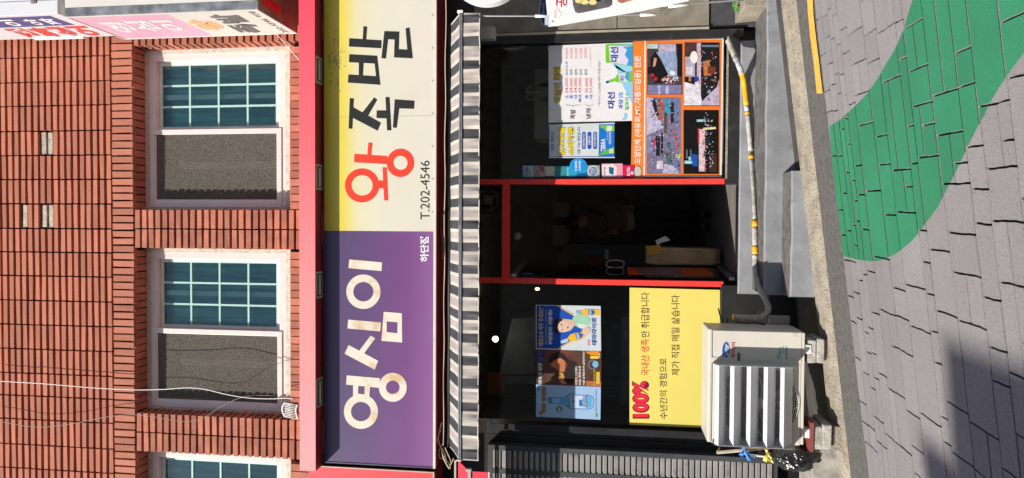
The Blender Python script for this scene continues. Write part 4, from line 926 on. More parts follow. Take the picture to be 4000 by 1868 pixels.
lay([(2380, 172), (2472, 168), (2471, 300), (2395, 260)], mn, ink(160, 215, 245)); lay([(2400, 250), (2471, 300), (2471, 410), (2440, 350)], mn, ink(150, 210, 245))
# big bottle (cropped) and small bottle
lay([(2365, 175), (2385, 172), (2471, 176), (2471, 262), (2392, 246), (2366, 245)], mn, ink(120, 205, 40), lv=2); lay([(2378, 178), (2460, 180), (2466, 258), (2392, 244), (2382, 236)], mn, ink(225, 222, 245), lv=3)
lay([(2432, 183), (2450, 195), (2440, 215), (2455, 235), (2448, 255), (2470, 258), (2470, 182)], mn, ink(60, 160, 225), lv=4)
txt("대선", 2385, 2415, 184, 242, YP-.0028, cD, mn, .03)
lay([(2368, 318), (2378, 314), (2402, 305), (2410, 292), (2420, 288), (2470, 276), (2470, 320), (2425, 324), (2410, 322), (2402, 318), (2379, 324), (2370, 326)], mn, ink(125, 205, 55), lv=2)
lay([(2416, 290), (2456, 281), (2456, 320), (2420, 322)], mn, ink(222, 225, 245), lv=3); lay([(2366, 318), (2377, 315), (2378, 325), (2368, 327)], mn, cD, lv=3); lay([(2445, 284), (2456, 281), (2456, 320), (2440, 305)], mn, ink(70, 165, 225), lv=4)
txt("대선", 2422, 2438, 296, 318, YP-.0028, cD, mn, .02)
txt("대선", 2374, 2402, 360, 424, L1, cD, mn, .035); txt("과당", 2416, 2434, 388, 427, L1, ink(40, 110, 200), mn, .03); txt("0%", 2416, 2434, 360, 383, L1, ink(80, 160, 225), mn, .02); txt("칼로리 0", 2441, 2457, 364, 430, L1, ink(85, 185, 70), mn, .03)
lay([(2428, 470), (2440, 456), (2436, 445), (2446, 440), (2452, 450), (2446, 468)], mn, ink(150, 205, 240))
# --- consumer coupon notice
cp = poster("notice_poster", "pale notice poster with yellow headline and blue foot, left of the menu", [(2143, 488), (2401, 480), (2400, 616), (2143, 617)], ink(20, 70, 165))
for a, b_ in ((479.5, 484.5), (613, 617.5)): lay([(2143, a+8*(a < 500)), (2401, a), (2401, b_), (2143, b_+8*(a < 500))], cp, ink(215, 225, 235), "edge_strip")
lay([(2146, 491), (2340, 487), (2338, 610), (2146, 611)], cp, ink(215, 222, 224)); lay([(2341, 487), (2399, 485), (2399, 610), (2339, 610)], cp, ink(10, 120, 215))
txt("저희 매장은", 2151, 2166, 513, 590, L3, cD, cp, .01, tilt=-1)
for s_, x0, x1 in (("민생회복", 2183, 2209), ("소비쿠폰", 2217, 2243)):
    txt(s_, x0-.5, x1+.5, 495, 606, L2, ink(70, 70, 50), cp, .075, "lettering_outline"); txt(s_, x0, x1, 496, 605, L3-.0006, ink(240, 215, 30), cp, .045)
for k in range(4): lay(ell(2177, 509+28.3*k, 2, 2, 10), cp, cD, lv=3)
txt("사용 가능 매장입니다.", 2255, 2267, 495, 605, L3, ink(70, 90, 130), cp, .005)
for (x0, s_, y0, y1) in ((2273, "신용/체크카드", 520, 577), (2295, "선불카드", 530, 567), (2317, "지역사랑카드", 518, 575)):
    c_ = x0+7.5; lay([(c_+7.5*math.cos(a), (522 if math.sin(a) < 0 else 576)+7*math.sin(a)) for a in [2*math.pi*k/24 for k in range(24)]], cp, ink(25, 80, 185), lv=3); txt(s_, x0+3, x0+12, y0, y1, YP-.0028, ink(235, 235, 240), cp, .02)
txt("TERRA", 2347, 2365, 542, 592, L3, ink(240, 240, 240), cp, .03); txt("대한민국 대표맥주", 2378, 2388, 515, 563, L3, ink(235, 240, 245), cp, .02); txt("이맛 테라 소주", 2370, 2375, 517, 548, L3, ink(220, 235, 245), cp, .01)
lay([(2344, 490), (2356, 490), (2362, 489), (2399, 490), (2400, 512), (2368, 514), (2358, 502), (2346, 500)], cp, ink(120, 200, 60), lv=3); lay([(2370, 492), (2390, 493), (2390, 512), (2370, 513)], cp, ink(225, 235, 225), lv=4)
lay([(2337, 604), (2354, 594), (2375, 582), (2399, 575), (2400, 600), (2372, 602), (2350, 606), (2338, 608)], cp, ink(95, 190, 60), lv=3); lay([(2378, 584), (2396, 578), (2396, 598), (2380, 600)], cp, ink(205, 215, 190), lv=4)
# --- orange banner strip
ob = poster("orange_strip", "orange strip banner with white lettering across the right window", [(2474, 160), (2516, 158), (2512, 697), (2464, 697)], ink(250, 135, 45), cat="banner")
q_ = ink(245, 240, 235)
txt("포장단체 (야유회,MT,각종모임등) 전문", 2478, 2507, 218, 640, L1, q_, ob, .022, tilt=0)
# --- photo panel
pp_ = poster("photo_panel", "four-photo street scene panel with orange frame low on the right window", [(2517, 156), (2827, 149), (2819, 692), (2513, 692)], ink(240, 235, 230), cat="poster")
lay([(2523, 161), (2820, 154), (2812, 686), (2519, 686)], pp_, ink(245, 125, 45))
PHO = [((2528, 2666), (171, 370)), ((2674, 2811), (166, 415)), ((2526, 2660), (380, 680)), ((2670, 2808), (430, 680))]
def pink_(c):
    lin = tuple(.72*(v/255)**2.2 for v in c); return mat("photo_print_%d_%d_%d" % c, lin, .5, var=.30, scale=28, spec=.3, coords='Object')
def blotch(x0, x1, y0, y1, base, items, nm="photo"):
    q = MB(); sl(q, quad(x0, x1, y0, y1), YP-.0012, .0005); ms = [base]; lk = {}
    for k, (pts, c) in enumerate(items):
        if c not in lk: lk[c] = len(ms); ms.append(pink_(c))
        sl(q, pts, YP-.0018-.00002*k, .0004, mi=lk[c])
    q.build(nm, ms, pp_)
def rp(cx, cy, r_, n=9, ay=1.0): return [(cx+r_*random.uniform(.6, 1.1)*math.cos(2*math.pi*k/n), cy+ay*r_*random.uniform(.6, 1.1)*math.sin(2*math.pi*k/n)) for k in range(n)]
random.seed(11)
def clampb(pts, x0, x1, y0, y1): return [(min(max(x, x0), x1), min(max(y, y0), y1)) for x, y in pts]
# photo 1: cook in black cutting meat
(x0, x1), (y0, y1) = PHO[0]
it_ = [(quad(2528, 2570, 172, 190), (190, 215, 215)), (quad(2572, 2640, 172, 220), (190, 175, 200)), ([(2560, 205), (2640, 200), (2655, 300), (2600, 330)], (150, 165, 200)), ([(2540, 230), (2560, 200), (2580, 230), (2610, 290), (2618, 320), (2560, 325), (2545, 300)], (22, 20, 24)), (quad(2645, 2664, 172, 300), (22, 20, 24)),
       (quad(2529, 2545, 262, 290), (22, 20, 24)), (rp(2560, 308, 9), (215, 40, 45)), (rp(2548, 295, 9), (215, 40, 45)), ([(2582, 312), (2610, 292), (2616, 300), (2590, 320)], (215, 150, 120)), ([(2555, 225), (2566, 228), (2560, 258), (2550, 262)], (215, 150, 120)), (rp(2626, 285, 11), (225, 225, 240)),
       (quad(2530, 2662, 332, 368), (125, 125, 165)), (quad(2570, 2580, 335, 368), (175, 180, 225)), (quad(2600, 2612, 335, 368), (175, 180, 225))]
it_ += [(clampb(rp(random.uniform(2600, 2650), random.uniform(300, 330), random.uniform(2, 6)), x0, x1, y0, y1), random.choice([(150, 95, 85), (225, 225, 240), (95, 50, 60)])) for k in range(60)]
blotch(x0, x1, y0, y1, pink_((70, 62, 72)), it_)
(x0, x1), (y0, y1) = PHO[1]
it_ = [(quad(2675, 2725, 168, 225), (78, 55, 58)), (quad(2722, 2738, 168, 400), (200, 175, 195)), (quad(2676, 2715, 222, 300), (175, 170, 190)), (quad(2682, 2706, 262, 292), (215, 210, 225)), ([(2672, 320), (2730, 335), (2745, 412), (2672, 412)], (225, 222, 232)), ([(2738, 400), (2800, 340), (2810, 310), (2810, 412), (2740, 412)], (190, 175, 200)),
       ([(2745, 240), (2770, 235), (2780, 290), (2750, 300)], (190, 115, 55)), (quad(2765, 2795, 262, 288), (120, 55, 40)), (quad(2690, 2700, 300, 318), (190, 115, 55)), (quad(2712, 2730, 300, 316), (45, 70, 160)), (quad(2715, 2728, 320, 340), (225, 222, 232)),
       (rp(2770, 358, 9), (120, 140, 180)), (rp(2768, 388, 8), (120, 140, 180)), (quad(2742, 2808, 176, 184), (110, 125, 145))]
it_ += [(clampb(rp(random.uniform(2735, 2800), random.uniform(200, 350), random.uniform(1.5, 4)), x0, x1, y0, y1), random.choice([(190, 175, 200), (205, 130, 75), (120, 55, 40)])) for k in range(80)]
blotch(x0, x1, y0, y1, pink_((28, 28, 32)), it_)
lay(ell(2711, 224, 15, 24), pp_, ink(240, 238, 235), "oval_shop_sign", lv=9)
(x0, x1), (y0, y1) = PHO[2]
it_ = [([(2526, 382), (2550, 382), (2590, 500), (2526, 530)], (190, 185, 215)), ([(2545, 395), (2560, 385), (2575, 470), (2558, 440)], (35, 35, 45)), (quad(2600, 2616, 385, 445), (45, 160, 200)), (quad(2620, 2632, 400, 480), (35, 35, 45)), (quad(2570, 2590, 385, 470), (160, 100, 90)), (quad(2526, 2548, 530, 600), (120, 135, 180)),
       (quad(2552, 2560, 535, 580), (210, 60, 90)), (quad(2562, 2578, 532, 610), (35, 35, 45)), (quad(2582, 2590, 520, 600), (25, 22, 35)), ([(2590, 590), (2620, 600), (2630, 650), (2610, 640)], (70, 105, 110)), ([(2595, 640), (2640, 650), (2650, 678), (2590, 678)], (190, 185, 215)), (rp(2650, 608, 12, ay=1.3), (200, 215, 90)),
       (quad(2606, 2622, 560, 580), (70, 105, 110)), (quad(2594, 2606, 440, 520), (90, 80, 75)), (quad(2565, 2590, 628, 660), (215, 205, 220))]
for k in range(26):
    yk = 390+k*11; it_.append((clampb(rp(2640+random.uniform(-8, 8), yk, 5), x0, x1, y0, y1), (60, 140, 200) if yk < 510 or yk > 590 else (205, 100, 80)))
it_ += [(clampb(rp(random.uniform(2540, 2655), random.uniform(390, 675), random.uniform(1.5, 4)), x0, x1, y0, y1), random.choice([(190, 185, 215), (35, 35, 45), (160, 100, 90)])) for k in range(150)]
blotch(x0, x1, y0, y1, pink_((125, 118, 150)), it_)
(x0, x1), (y0, y1) = PHO[3]
it_ = [(quad(2730, 2754, 505, 670), (225, 195, 200)), (quad(2726, 2732, 500, 560), (190, 50, 70)), (quad(2752, 2757, 640, 672), (190, 50, 70)), (quad(2674, 2712, 628, 640), (150, 215, 225)), (quad(2690, 2700, 612, 626), (150, 215, 225)), (quad(2722, 2758, 467, 476), (150, 215, 225)), ([(2700, 600), (2725, 605), (2725, 650), (2705, 650)], (35, 80, 170)), (quad(2680, 2686, 585, 620), (100, 115, 130)), (quad(2696, 2700, 585, 615), (100, 115, 130)),
       (rp(2768, 502, 5, ay=.6), (235, 225, 170)), ([(2745, 500), (2795, 496), (2797, 504), (2750, 508)], (235, 225, 170)), (rp(2762, 555, 15, ay=1.1), (35, 40, 55)), (rp(2760, 600, 14), (15, 12, 16)), (quad(2770, 2800, 600, 672), (60, 45, 42))]
it_ += [(clampb(rp(random.uniform(2745, 2790), random.uniform(440, 670), random.uniform(1.5, 3.5)), x0, x1, y0, y1), random.choice([(225, 195, 200), (150, 165, 170), (190, 110, 90), (60, 45, 42)])) for k in range(110)]
blotch(x0, x1, y0, y1, pink_((16, 14, 18)), it_)
# --- payment stickers in a column beside the right red post
GSt = "payment and delivery stickers on the glass"
def stick(label, pts, m, Y=YP): return poster("sticker", label, pts, m, "sticker", GSt, Y)
k1 = stick("pale blue rounded sticker reading 5-10%, topmost of the sticker column", [(2041, 650), (2044, 646), (2084, 646), (2087, 650), (2086, 690), (2083, 693), (2044, 692), (2041, 688)], ink(60, 150, 190))
lay([(2043, 649), (2085, 649), (2084, 690), (2043, 689)], k1, ink(175, 205, 215)); txt("5-10%", 2052, 2063, 652, 689, L3, ink(30, 100, 170), k1, .03); txt("쿠팡이츠", 2045, 2050, 660, 688, L3, cK, k1, .02); txt("와우할인", 2066, 2072, 660, 686, L3, cK, k1, .01)
k2 = stick("greyish sticker with an orange scooter, second of the sticker column", quad(2088, 2129, 648, 690), ink(180, 165, 160))
lay([(2102, 655), (2112, 649), (2125, 652), (2126, 672), (2112, 670)], k2, ink(165, 95, 110)); txt("오늘", 2092, 2098, 662, 688, L3, ink(190, 60, 60), k2, .02); txt("배달", 2101, 2107, 668, 688, L3, ink(190, 60, 60), k2, .02)
k3 = stick("blank off-white rounded sticker, third of the sticker column", [(2130, 653), (2133, 650), (2164, 650), (2167, 653), (2167, 685), (2164, 688), (2133, 687), (2130, 684)], ink(205, 203, 195))
k4 = stick("teal square sticker between the blank one and the round one", [(2168, 650), (2208, 650), (2208, 691), (2168, 691)], ink(60, 145, 155))
k5 = stick("turquoise wide sticker partly under the round blue sticker", [(2209, 650), (2293, 650), (2293, 692), (2209, 692)], ink(35, 165, 195)); txt("결제 가능", 2214, 2222, 655, 688, L1, ink(190, 230, 235), k5, .02)
lay([(2252, 676), (2293, 676), (2293, 692), (2252, 692)], k5, ink(20, 95, 150), lv=1)
k6 = stick("round bright blue consumer coupon sticker with white lettering", ell(2259, 648, 33, 29.5), ink(60, 175, 245), YP-.004)
slab(ell(2259, 648, 30.5, 27), YP-.0046, .0005, "print", ink(0, 150, 235), k6); txt("민생회복", 2245, 2255, 628, 668, YP-.0054, ink(235, 245, 250), k6, .03); txt("소비쿠폰", 2260, 2270, 628, 668, YP-.0054, ink(235, 245, 250), k6, .03)
k7 = stick("grey square sticker with a round silver emblem under the blue round one", quad(2294, 2343, 646, 694), ink(150, 152, 158))
lay(ell(2317, 669, 22, 22), k7, ink(215, 218, 230)); lay(ell(2317, 669, 17, 17), k7, ink(105, 120, 175), lv=2); txt("안심", 2306, 2318, 658, 680, YP-.0026, ink(215, 220, 240), k7, .03); txt("식당", 2320, 2330, 658, 680, YP-.0026, ink(180, 215, 150), k7, .03)
k8 = stick("pink and white card sticker reading WELCOME beside the red post", [(2350, 640), (2432, 639), (2432, 694), (2351, 694)], ink(240, 165, 185))
lay([(2352, 645), (2395, 640), (2410, 655), (2408, 690), (2353, 693)], k8, ink(245, 225, 232)); txt("WELCOME", 2359, 2364, 653, 686, L3, ink(90, 80, 85), k8, .01); lay([(2378, 652), (2398, 656), (2396, 684), (2380, 678)], k8, ink(20, 105, 140), lv=2)
k9 = stick("crimson delivery sticker with white lettering, lowest coloured one of the column", [(2432, 646), (2478, 645), (2479, 694), (2432, 694)], ink(225, 15, 85), YP-.004)
txt("요기요", 2448, 2462, 652, 688, YP-.005, ink(245, 230, 235), k9, .04); slab(ell(2469, 676, 6, 6), YP-.0046, .0005, "print", ink(245, 220, 230), k9)
k10 = stick("small scalloped grey seal sticker at the foot of the sticker column", [(2491+(13+1.2*(k % 2))*math.cos(2*math.pi*k/32), 670+(19+1.5*(k % 2))*math.sin(2*math.pi*k/32)) for k in range(32)], ink(205, 205, 200), YP-.004)

# --- left window posters
pb = poster("beer_poster", "blue and white beer advert poster with a smiling man, right of three", [(2093, 1191), (2346, 1196), (2348, 1372), (2093, 1364)], ink(215, 222, 228))
lay([(2096, 1194), (2178, 1195), (2238, 1232), (2262, 1262), (2285, 1290), (2262, 1310), (2228, 1337), (2178, 1362), (2096, 1361)], pb, ink(15, 80, 190)); 
lay([(2174, 1195), (2180, 1195), (2242, 1228), (2238, 1233)], pb, ink(235, 180, 70), lv=2); lay([(2174, 1363), (2182, 1363), (2232, 1337), (2228, 1332)], pb, ink(235, 180, 90), lv=2)
lay([(2096, 1194), (2120, 1194), (2112, 1361), (2096, 1361)], pb, ink(10, 60, 150), lv=2)
txt('"제로슈거 맥주 주세요!!"', 2103, 2124, 1199, 1356, YP-.0028, ink(225, 195, 130), pb, .03, shear=.2); txt("칼로리 1/3 DOWN + 제로슈거로", 2129, 2138, 1211, 1346, YP-.0028, ink(190, 200, 60), pb, .01, shear=.2); txt("부담없이 가볍게!!", 2142, 2158, 1210, 1347, YP-.0028, ink(235, 238, 245), pb, .035, shear=.2)
# man: shirt, neck, face, hair, hand
lay([(2238, 1240), (2262, 1226), (2290, 1232), (2310, 1250), (2300, 1272), (2270, 1285), (2250, 1275), (2232, 1262)], pb, ink(165, 215, 185), lv=3); lay([(2252, 1262), (2300, 1272), (2292, 1288), (2262, 1280)], pb, ink(225, 232, 228), lv=4)
lay([(2205, 1246), (2240, 1250), (2248, 1268), (2236, 1282), (2212, 1280)], pb, ink(225, 190, 168), lv=5)
lay([(2175, 1268), (2185, 1258), (2202, 1250), (2214, 1258), (2232, 1272), (2236, 1284), (2226, 1292), (2205, 1298), (2185, 1298), (2176, 1290)], pb, ink(232, 198, 178), lv=6)
lay([(2160, 1270), (2165, 1252), (2178, 1244), (2192, 1243), (2200, 1250), (2188, 1258), (2180, 1268), (2177, 1282), (2184, 1299), (2182, 1304), (2166, 1298)], pb, ink(35, 30, 34), lv=7); lay([(2190, 1243), (2206, 1247), (2209, 1254), (2200, 1255)], pb, ink(225, 185, 165), lv=7)
q = MB()
for pts in ([(2190, 1270), (2193, 1263), (2196, 1272)], [(2193, 1290), (2196, 1284), (2198, 1292)], [(2214, 1284), (2219, 1272), (2221, 1282)]): sl(q, pts, YP-.0052, .0003)
q.build("print", ink(90, 45, 42), pb)
lay([(2272, 1290), (2290, 1275), (2305, 1282), (2305, 1300), (2290, 1312), (2276, 1305)], pb, ink(232, 195, 172), lv=6)
lay([(2216, 1322), (2228, 1306), (2250, 1300), (2275, 1296), (2290, 1306), (2280, 1322), (2255, 1332), (2230, 1334)], pb, ink(245, 190, 40), lv=5); lay([(2246, 1304), (2262, 1298), (2280, 1308), (2270, 1322), (2254, 1328)], pb, ink(35, 105, 190), lv=6); lay([(2190, 1332), (2205, 1325), (2216, 1322), (2222, 1334), (2206, 1340), (2192, 1342)], pb, ink(190, 205, 230), lv=5)
lay([(2270, 1214), (2285, 1208), (2340, 1209), (2340, 1232), (2285, 1232), (2272, 1226)], pb, ink(245, 190, 40), lv=5); lay([(2298, 1211), (2316, 1210), (2326, 1220), (2316, 1231), (2298, 1231)], pb, ink(35, 105, 190), lv=6); lay([(2250, 1214), (2270, 1213), (2270, 1226), (2250, 1225)], pb, ink(150, 175, 215), lv=5)
txt("TERRA", 2302, 2310, 1211, 1231, YP-.0048, ink(235, 240, 245), pb, .03); txt("TERRA", 2256, 2266, 1302, 1326, YP-.0048, ink(235, 240, 245), pb, .03, tilt=-6)
txt("테라라이트", 2311, 2331, 1241, 1350, YP-.0018, ink(40, 85, 175), pb, .03, shear=.2); lay(quad(2296, 2304, 1328, 1350), pb, ink(225, 70, 120)); txt("NEW!", 2298, 2303, 1331, 1348, YP-.0016, ink(245, 240, 240), pb, .02)
pk = poster("lager_poster", "brown lager advert poster with a man drinking, middle of three", [(2095, 1365), (2349, 1372), (2348, 1511), (2095, 1501)], mat("lager_brown", (.075, .030, .018), .4, var=.4, scale=5))
lay([(2140, 1368), (2240, 1370), (2210, 1400), (2170, 1390), (2150, 1400)], pk, ink(120, 60, 35)); lay([(2232, 1440), (2260, 1445), (2265, 1505), (2240, 1500), (2225, 1470)], pk, ink(125, 65, 40)); lay([(2290, 1488), (2348, 1490), (2348, 1510), (2290, 1508)], pk, ink(190, 110, 60)); lay([(2095, 1366), (2130, 1367), (2125, 1400), (2095, 1420)], pk, ink(95, 45, 30))
lay([(2148, 1420), (2160, 1412), (2180, 1400), (2200, 1405), (2218, 1425), (2208, 1450), (2195, 1454), (2180, 1448), (2170, 1438), (2155, 1432)], pk, ink(200, 120, 80), lv=2)
lay([(2144, 1416), (2148, 1398), (2160, 1382), (2185, 1375), (2205, 1385), (2215, 1400), (2210, 1412), (2195, 1402), (2182, 1400), (2165, 1408), (2152, 1420)], pk, ink(30, 20, 18), lv=3); lay(ell(2189, 1408, 8, 9, 14), pk, ink(205, 125, 85), lv=4)
lay([(2210, 1400), (2250, 1415), (2262, 1440), (2235, 1500), (2200, 1495), (2205, 1455)], pk, ink(40, 25, 22), lv=2)
lay([(2182, 1452), (2200, 1460), (2205, 1478), (2190, 1484), (2184, 1465)], pk, ink(215, 170, 60), lv=3); lay([(2180, 1470), (2190, 1462), (2200, 1482), (2215, 1500), (2195, 1502), (2184, 1485)], pk, ink(205, 130, 90), lv=4)
txt("라거의 반전", 2102, 2118, 1418, 1500, YP-.0034, ink(240, 240, 240), pk, .03, shear=.2); txt("켈리", 2100, 2121, 1370, 1412, YP-.0034, ink(70, 85, 190), pk, .05, shear=.2)
txt("학업의 스트레스", 2246, 2256, 1430, 1504, YP-.0034, q_, pk, .02, shear=.15); txt("Kelly 한잔으로", 2260, 2271, 1430, 1505, YP-.0034, q_, pk, .03, shear=.15); txt("더블 임팩트하게 날려버리다", 2276, 2285, 1373, 1506, YP-.0034, q_, pk, .02, shear=.15)
lay([(2286, 1373), (2296, 1374), (2310, 1371), (2340, 1372), (2340, 1388), (2310, 1388), (2296, 1382)], pk, ink(235, 150, 30), lv=3); lay(quad(2306, 2338, 1390, 1402), pk, ink(240, 205, 90), lv=3); lay(ell(2326, 1423, 12, 13, 20), pk, ink(120, 190, 225), lv=3)
lay(ell(2315, 1425, 18, 19, 30), pk, ink(110, 125, 150), lv=2, holes=[ell(2315, 1425, 14, 15, 30)]); lay(quad(2329, 2343, 1453, 1500), pk, ink(225, 190, 80), lv=3); txt("앞으로 최고의 가격", 2318, 2327, 1446, 1508, YP-.0034, ink(240, 190, 60), pk, .02); txt("Kelly", 2339, 2346, 1379, 1398, YP-.0034, q_, pk, .02)
pw_ = poster("soju_poster", "pale blue poster with an outlined glass bottle drawing, left of three", [(2094, 1502), (2347, 1512), (2345, 1640), (2094, 1628)], ink(168, 200, 236))
lay([(2140, 1552), (2158, 1552), (2162, 1554), (2200, 1552), (2220, 1540), (2228, 1541), (2305, 1544), (2316, 1550), (2320, 1562), (2319, 1585), (2314, 1595), (2300, 1600), (2228, 1597), (2218, 1592), (2200, 1580), (2160, 1576), (2142, 1576)], pw_, ink(25, 75, 150))
lay([(2142, 1554), (2157, 1554), (2162, 1556), (2201, 1554), (2221, 1542), (2228, 1543), (2304, 1546), (2314, 1552), (2318, 1563), (2317, 1584), (2312, 1593), (2300, 1598), (2228, 1595), (2219, 1590), (2201, 1578), (2160, 1574), (2143, 1574)], pw_, ink(150, 200, 238), lv=2)
lay([(2142, 1554), (2157, 1554), (2158, 1574), (2143, 1574)], pw_, ink(70, 150, 205), lv=3); lay([(2185, 1556), (2204, 1554), (2220, 1546), (2226, 1594), (2202, 1577), (2186, 1575)], pw_, ink(100, 175, 220), lv=3); lay([(2294, 1548), (2304, 1549), (2311, 1556), (2310, 1588), (2300, 1594), (2293, 1594)], pw_, ink(100, 180, 225), lv=3)
lay([(2228, 1545), (2288, 1547), (2289, 1595), (2228, 1593)], pw_, ink(205, 222, 245), lv=3); txt("강알리", 2232, 2243, 1548, 1592, YP-.003, ink(60, 160, 175), pw_, .04); lay([(2262, 1562), (2275, 1562), (2275, 1588), (2262, 1586)], pw_, ink(50, 120, 195), lv=4)
q = MB()
for k in range(4): q.tube([P(2277+3.2*k+1.0*math.sin(t*1.1), 1549+t*3, YP-.003) for t in range(15)], .0012, 4)
for x_ in (2225, 2291): q.tube([P(x_, 1544, YP-.003), P(x_+1, 1596, YP-.003)], .0018, 4)
q.build("print", ink(25, 75, 150), pw_)
lay(ell(2184, 1598, 12, 11.5, 24), pw_, ink(30, 135, 80), lv=2); txt("16°", 2179, 2189, 1590, 1606, YP-.0022, q_, pw_, .04)
txt("맛집 영업중", 2116, 2133, 1513, 1613, YP-.0012, ink(190, 130, 60), pw_, .035); txt("맛집 영업중", 2115, 2134, 1512, 1614, YP-.0007, ink(70, 50, 50), pw_, .075, "lettering_outline"); lay(ell(2112, 1613, 8, 8, 16), pw_, ink(180, 130, 80))
txt("- 강알리 마시따 -", 2230, 2239, 1528, 1573, YP-.0012, ink(110, 175, 70), pw_, .01); txt("국산 쌀로 만든 증류식 블랙인 소주 불 원데이", 2326, 2331, 1522, 1612, YP-.0012, ink(50, 90, 150), pw_, .01); lay([(2327, 1614), (2334, 1614), (2334, 1630), (2327, 1629)], pw_, ink(70, 160, 90)); txt("부산 강", 2098, 2108, 1507, 1526, YP-.0012, ink(30, 70, 130), pw_, .03)
# --- yellow film
yf_ = poster("yellow_notice", "big yellow notice sheet with red and black lettering low on the left window", [(2459, 1124), (2812, 1133), (2812, 1674), (2459, 1659)], mat("yellow_film", (.68, .58, .14), .35, var=.03, scale=2))
q = MB(); 
txt("100%", 2470, 2538, 1488, 1636, L1, mat("outline_maroon", (.12, .01, .03), .4), yf_, .075, "lettering_outline", tilt=-2); txt("100%", 2475, 2533, 1492, 1630, YP-.0014, mat("bold_red", (.72, .015, .05), .4), yf_, .045, tilt=-2)
txt("국내산 생족", 2504, 2537, 1325, 1468, L1, mat("notice_red", (.62, .07, .03), .4), yf_, .01, tilt=-1); txt("만 취급합니다", 2504, 2537, 1143, 1318, L1, mat("notice_brown", (.10, .04, .03), .4), yf_, .008, tilt=-1)
txt("수년간의 경험으로", 2577, 2607, 1400, 1637, L1, mat("notice_brown", (.10, .04, .03), .4), yf_, .008, tilt=-2); txt("제가 직접 매일 삶습니다", 2623, 2655, 1153, 1467, L1, mat("notice_brown", (.10, .04, .03), .4), yf_, .008, tilt=-1)

# ================================================================== RIGHT SIDE: banner, plate, round sign
bn = thing("food_banner", "white slanted food banner with red lettering hanging at the upper right pillar", "banner", P(2690, 0, -.62))
YN = -.62
slab([(2125, -180), (2132, 0), (2142, 105), (2180, 101), (2400, 62), (2500, 45), (2690, 4), (2700, -180)], YN, .003, "cloth", mat("banner_cloth", (.74, .71, .70), .5, var=.06, scale=3), bn)
lay_b = lambda pts, m, lv=1, nm="print": slab(pts, YN-.0006*lv, .0005, nm, m, bn)
lay_b([(2232, -60), (2238, 20), (2246, 46), (2256, 52), (2270, 51), (2380, 28), (2392, 18), (2392, -60)], mat("dish_dark", (.10, .085, .09), .4, var=.4, scale=12))
lay_b([(2238, -60), (2244, 0), (2300, 22), (2350, 14), (2380, -10), (2380, -60)], ink(110, 105, 108), 2); lay_b([(2250, -40), (2262, 4), (2300, 14), (2345, 6), (2370, -30)], ink(40, 36, 38), 3)
for c in ((2262, 3), (2283, 8), (2315, 9)): lay_b(ell(c[0], c[1], 16, 10, 20), ink(245, 228, 150), 4+int(c[0]) % 3)
lay_b([(2412, -60), (2412, 6), (2428, 13), (2480, -2), (2520, -60)], mat("dish_meat", (.28, .11, .05), .5, var=.6, scale=18), 2); lay_b(quad(2128, 2145, 60, 98), ink(200, 215, 225), 1)
txt("공", 2172, 2216, -14, 28, YN-.0012, ink(220, 60, 70), bn, .02); txt("하단", 2164, 2176, 39, 71, YN-.0012, ink(235, 130, 130), bn, 0)
q = MB(); q.tube([P(*p, YN-.001) for p in ((2176, 30), (2194, 55), (2183, 70))], .0018, 4); q.build("print", ink(235, 140, 140), bn)
q = MB(); q.prism([P(*p, YN-.002) for p in ell(2159, 84, 4, 4, 12)], (0, .001, 0)); q.build("eyelet", GCAB, bn)
q = MB(); q.tube([P(2159, 84, YN), P(2140, 84, -.05)], .002, 5); q.tube([P(2690, -150, YN), P(2690, -150, -.05)], .002, 5); q.build("tie_cord", WCAB, bn)
ad = thing("address_plate", "blue pointed house number plate on the right stone pillar", "plate", P(2125, 50, -.04))
slab([(2103, 42), (2114, -12), (2180, -12), (2180, 104), (2122, 103), (2111, 84)], -.037, .006, "plate", ink(190, 205, 220), ad)
slab([(2108, 42), (2117, -10), (2176, -10), (2176, 100), (2125, 99), (2115, 82)], -.0385, .001, "blue_face", ink(40, 75, 150), ad); txt("낙동대로", 2118, 2127, 10, 70, -.0395, ink(190, 205, 225), ad, .01)
rs = thing("round_sign", "white round sign edge peeking in at the upper right beside the awning", "sign", P(1900, -60, -.75))
q = MB(); q.prism([P(*p, -.78) for p in ell(1893, -130, 150, 145, 60)], (0, .12, 0)); q.build("disc", mat("round_sign_body", (.66, .65, .66), .3, var=.03), rs, bevel=.012)
txt("횟집", 1812, 1960, -190, -20, -.7825, LRED, rs, .03)
q = MB(); q.box(P(1893, -160, -.66).x, P(1893, -150, -.66).x, -.66, 0, P(1900, -150, -.66).z, P(1890, -150, -.66).z); q.build("arm", GALV, rs)

# ================================================================== INTERIOR THINGS seen through the glass
def emis(name, col, st):
    m = bpy.data.materials.new(name); m.use_nodes = True; b = m.node_tree.nodes["Principled BSDF"]; b.inputs["Emission Color"].default_value = (*col, 1); b.inputs["Emission Strength"].default_value = st; return m
def sphere(name, c, r_, m, parent=None, sc=(1, 1, 1)):
    bm = bmesh.new(); bmesh.ops.create_uvsphere(bm, u_segments=24, v_segments=14, radius=r_); me = bpy.data.meshes.new(name)
    for v in bm.verts: v.co = Vector((v.co.x*sc[0], v.co.y*sc[1], v.co.z*sc[2]))
    bm.to_mesh(me); bm.free()
    for p_ in me.polygons: p_.use_smooth = True
    me.materials.append(m); o = bpy.data.objects.new(name, me); COL.objects.link(o); o.location = Vector(c)-(wloc(parent) if parent else Vector((0, 0, 0)))
    if parent: o.parent = parent
    return o
def pendant(label, px, Y, r_, m, sc=(1, 1, 1)):
    c = P(*px, Y); t = thing("pendant_lamp", label, "lamp", c); sphere("bulb", c, r_, m, t, sc)
    MB().tube([c+Vector((0, 0, r_*sc[2])), (c.x, c.y, 3.3)], .004, 6).build("cord", BCAB, t); return t
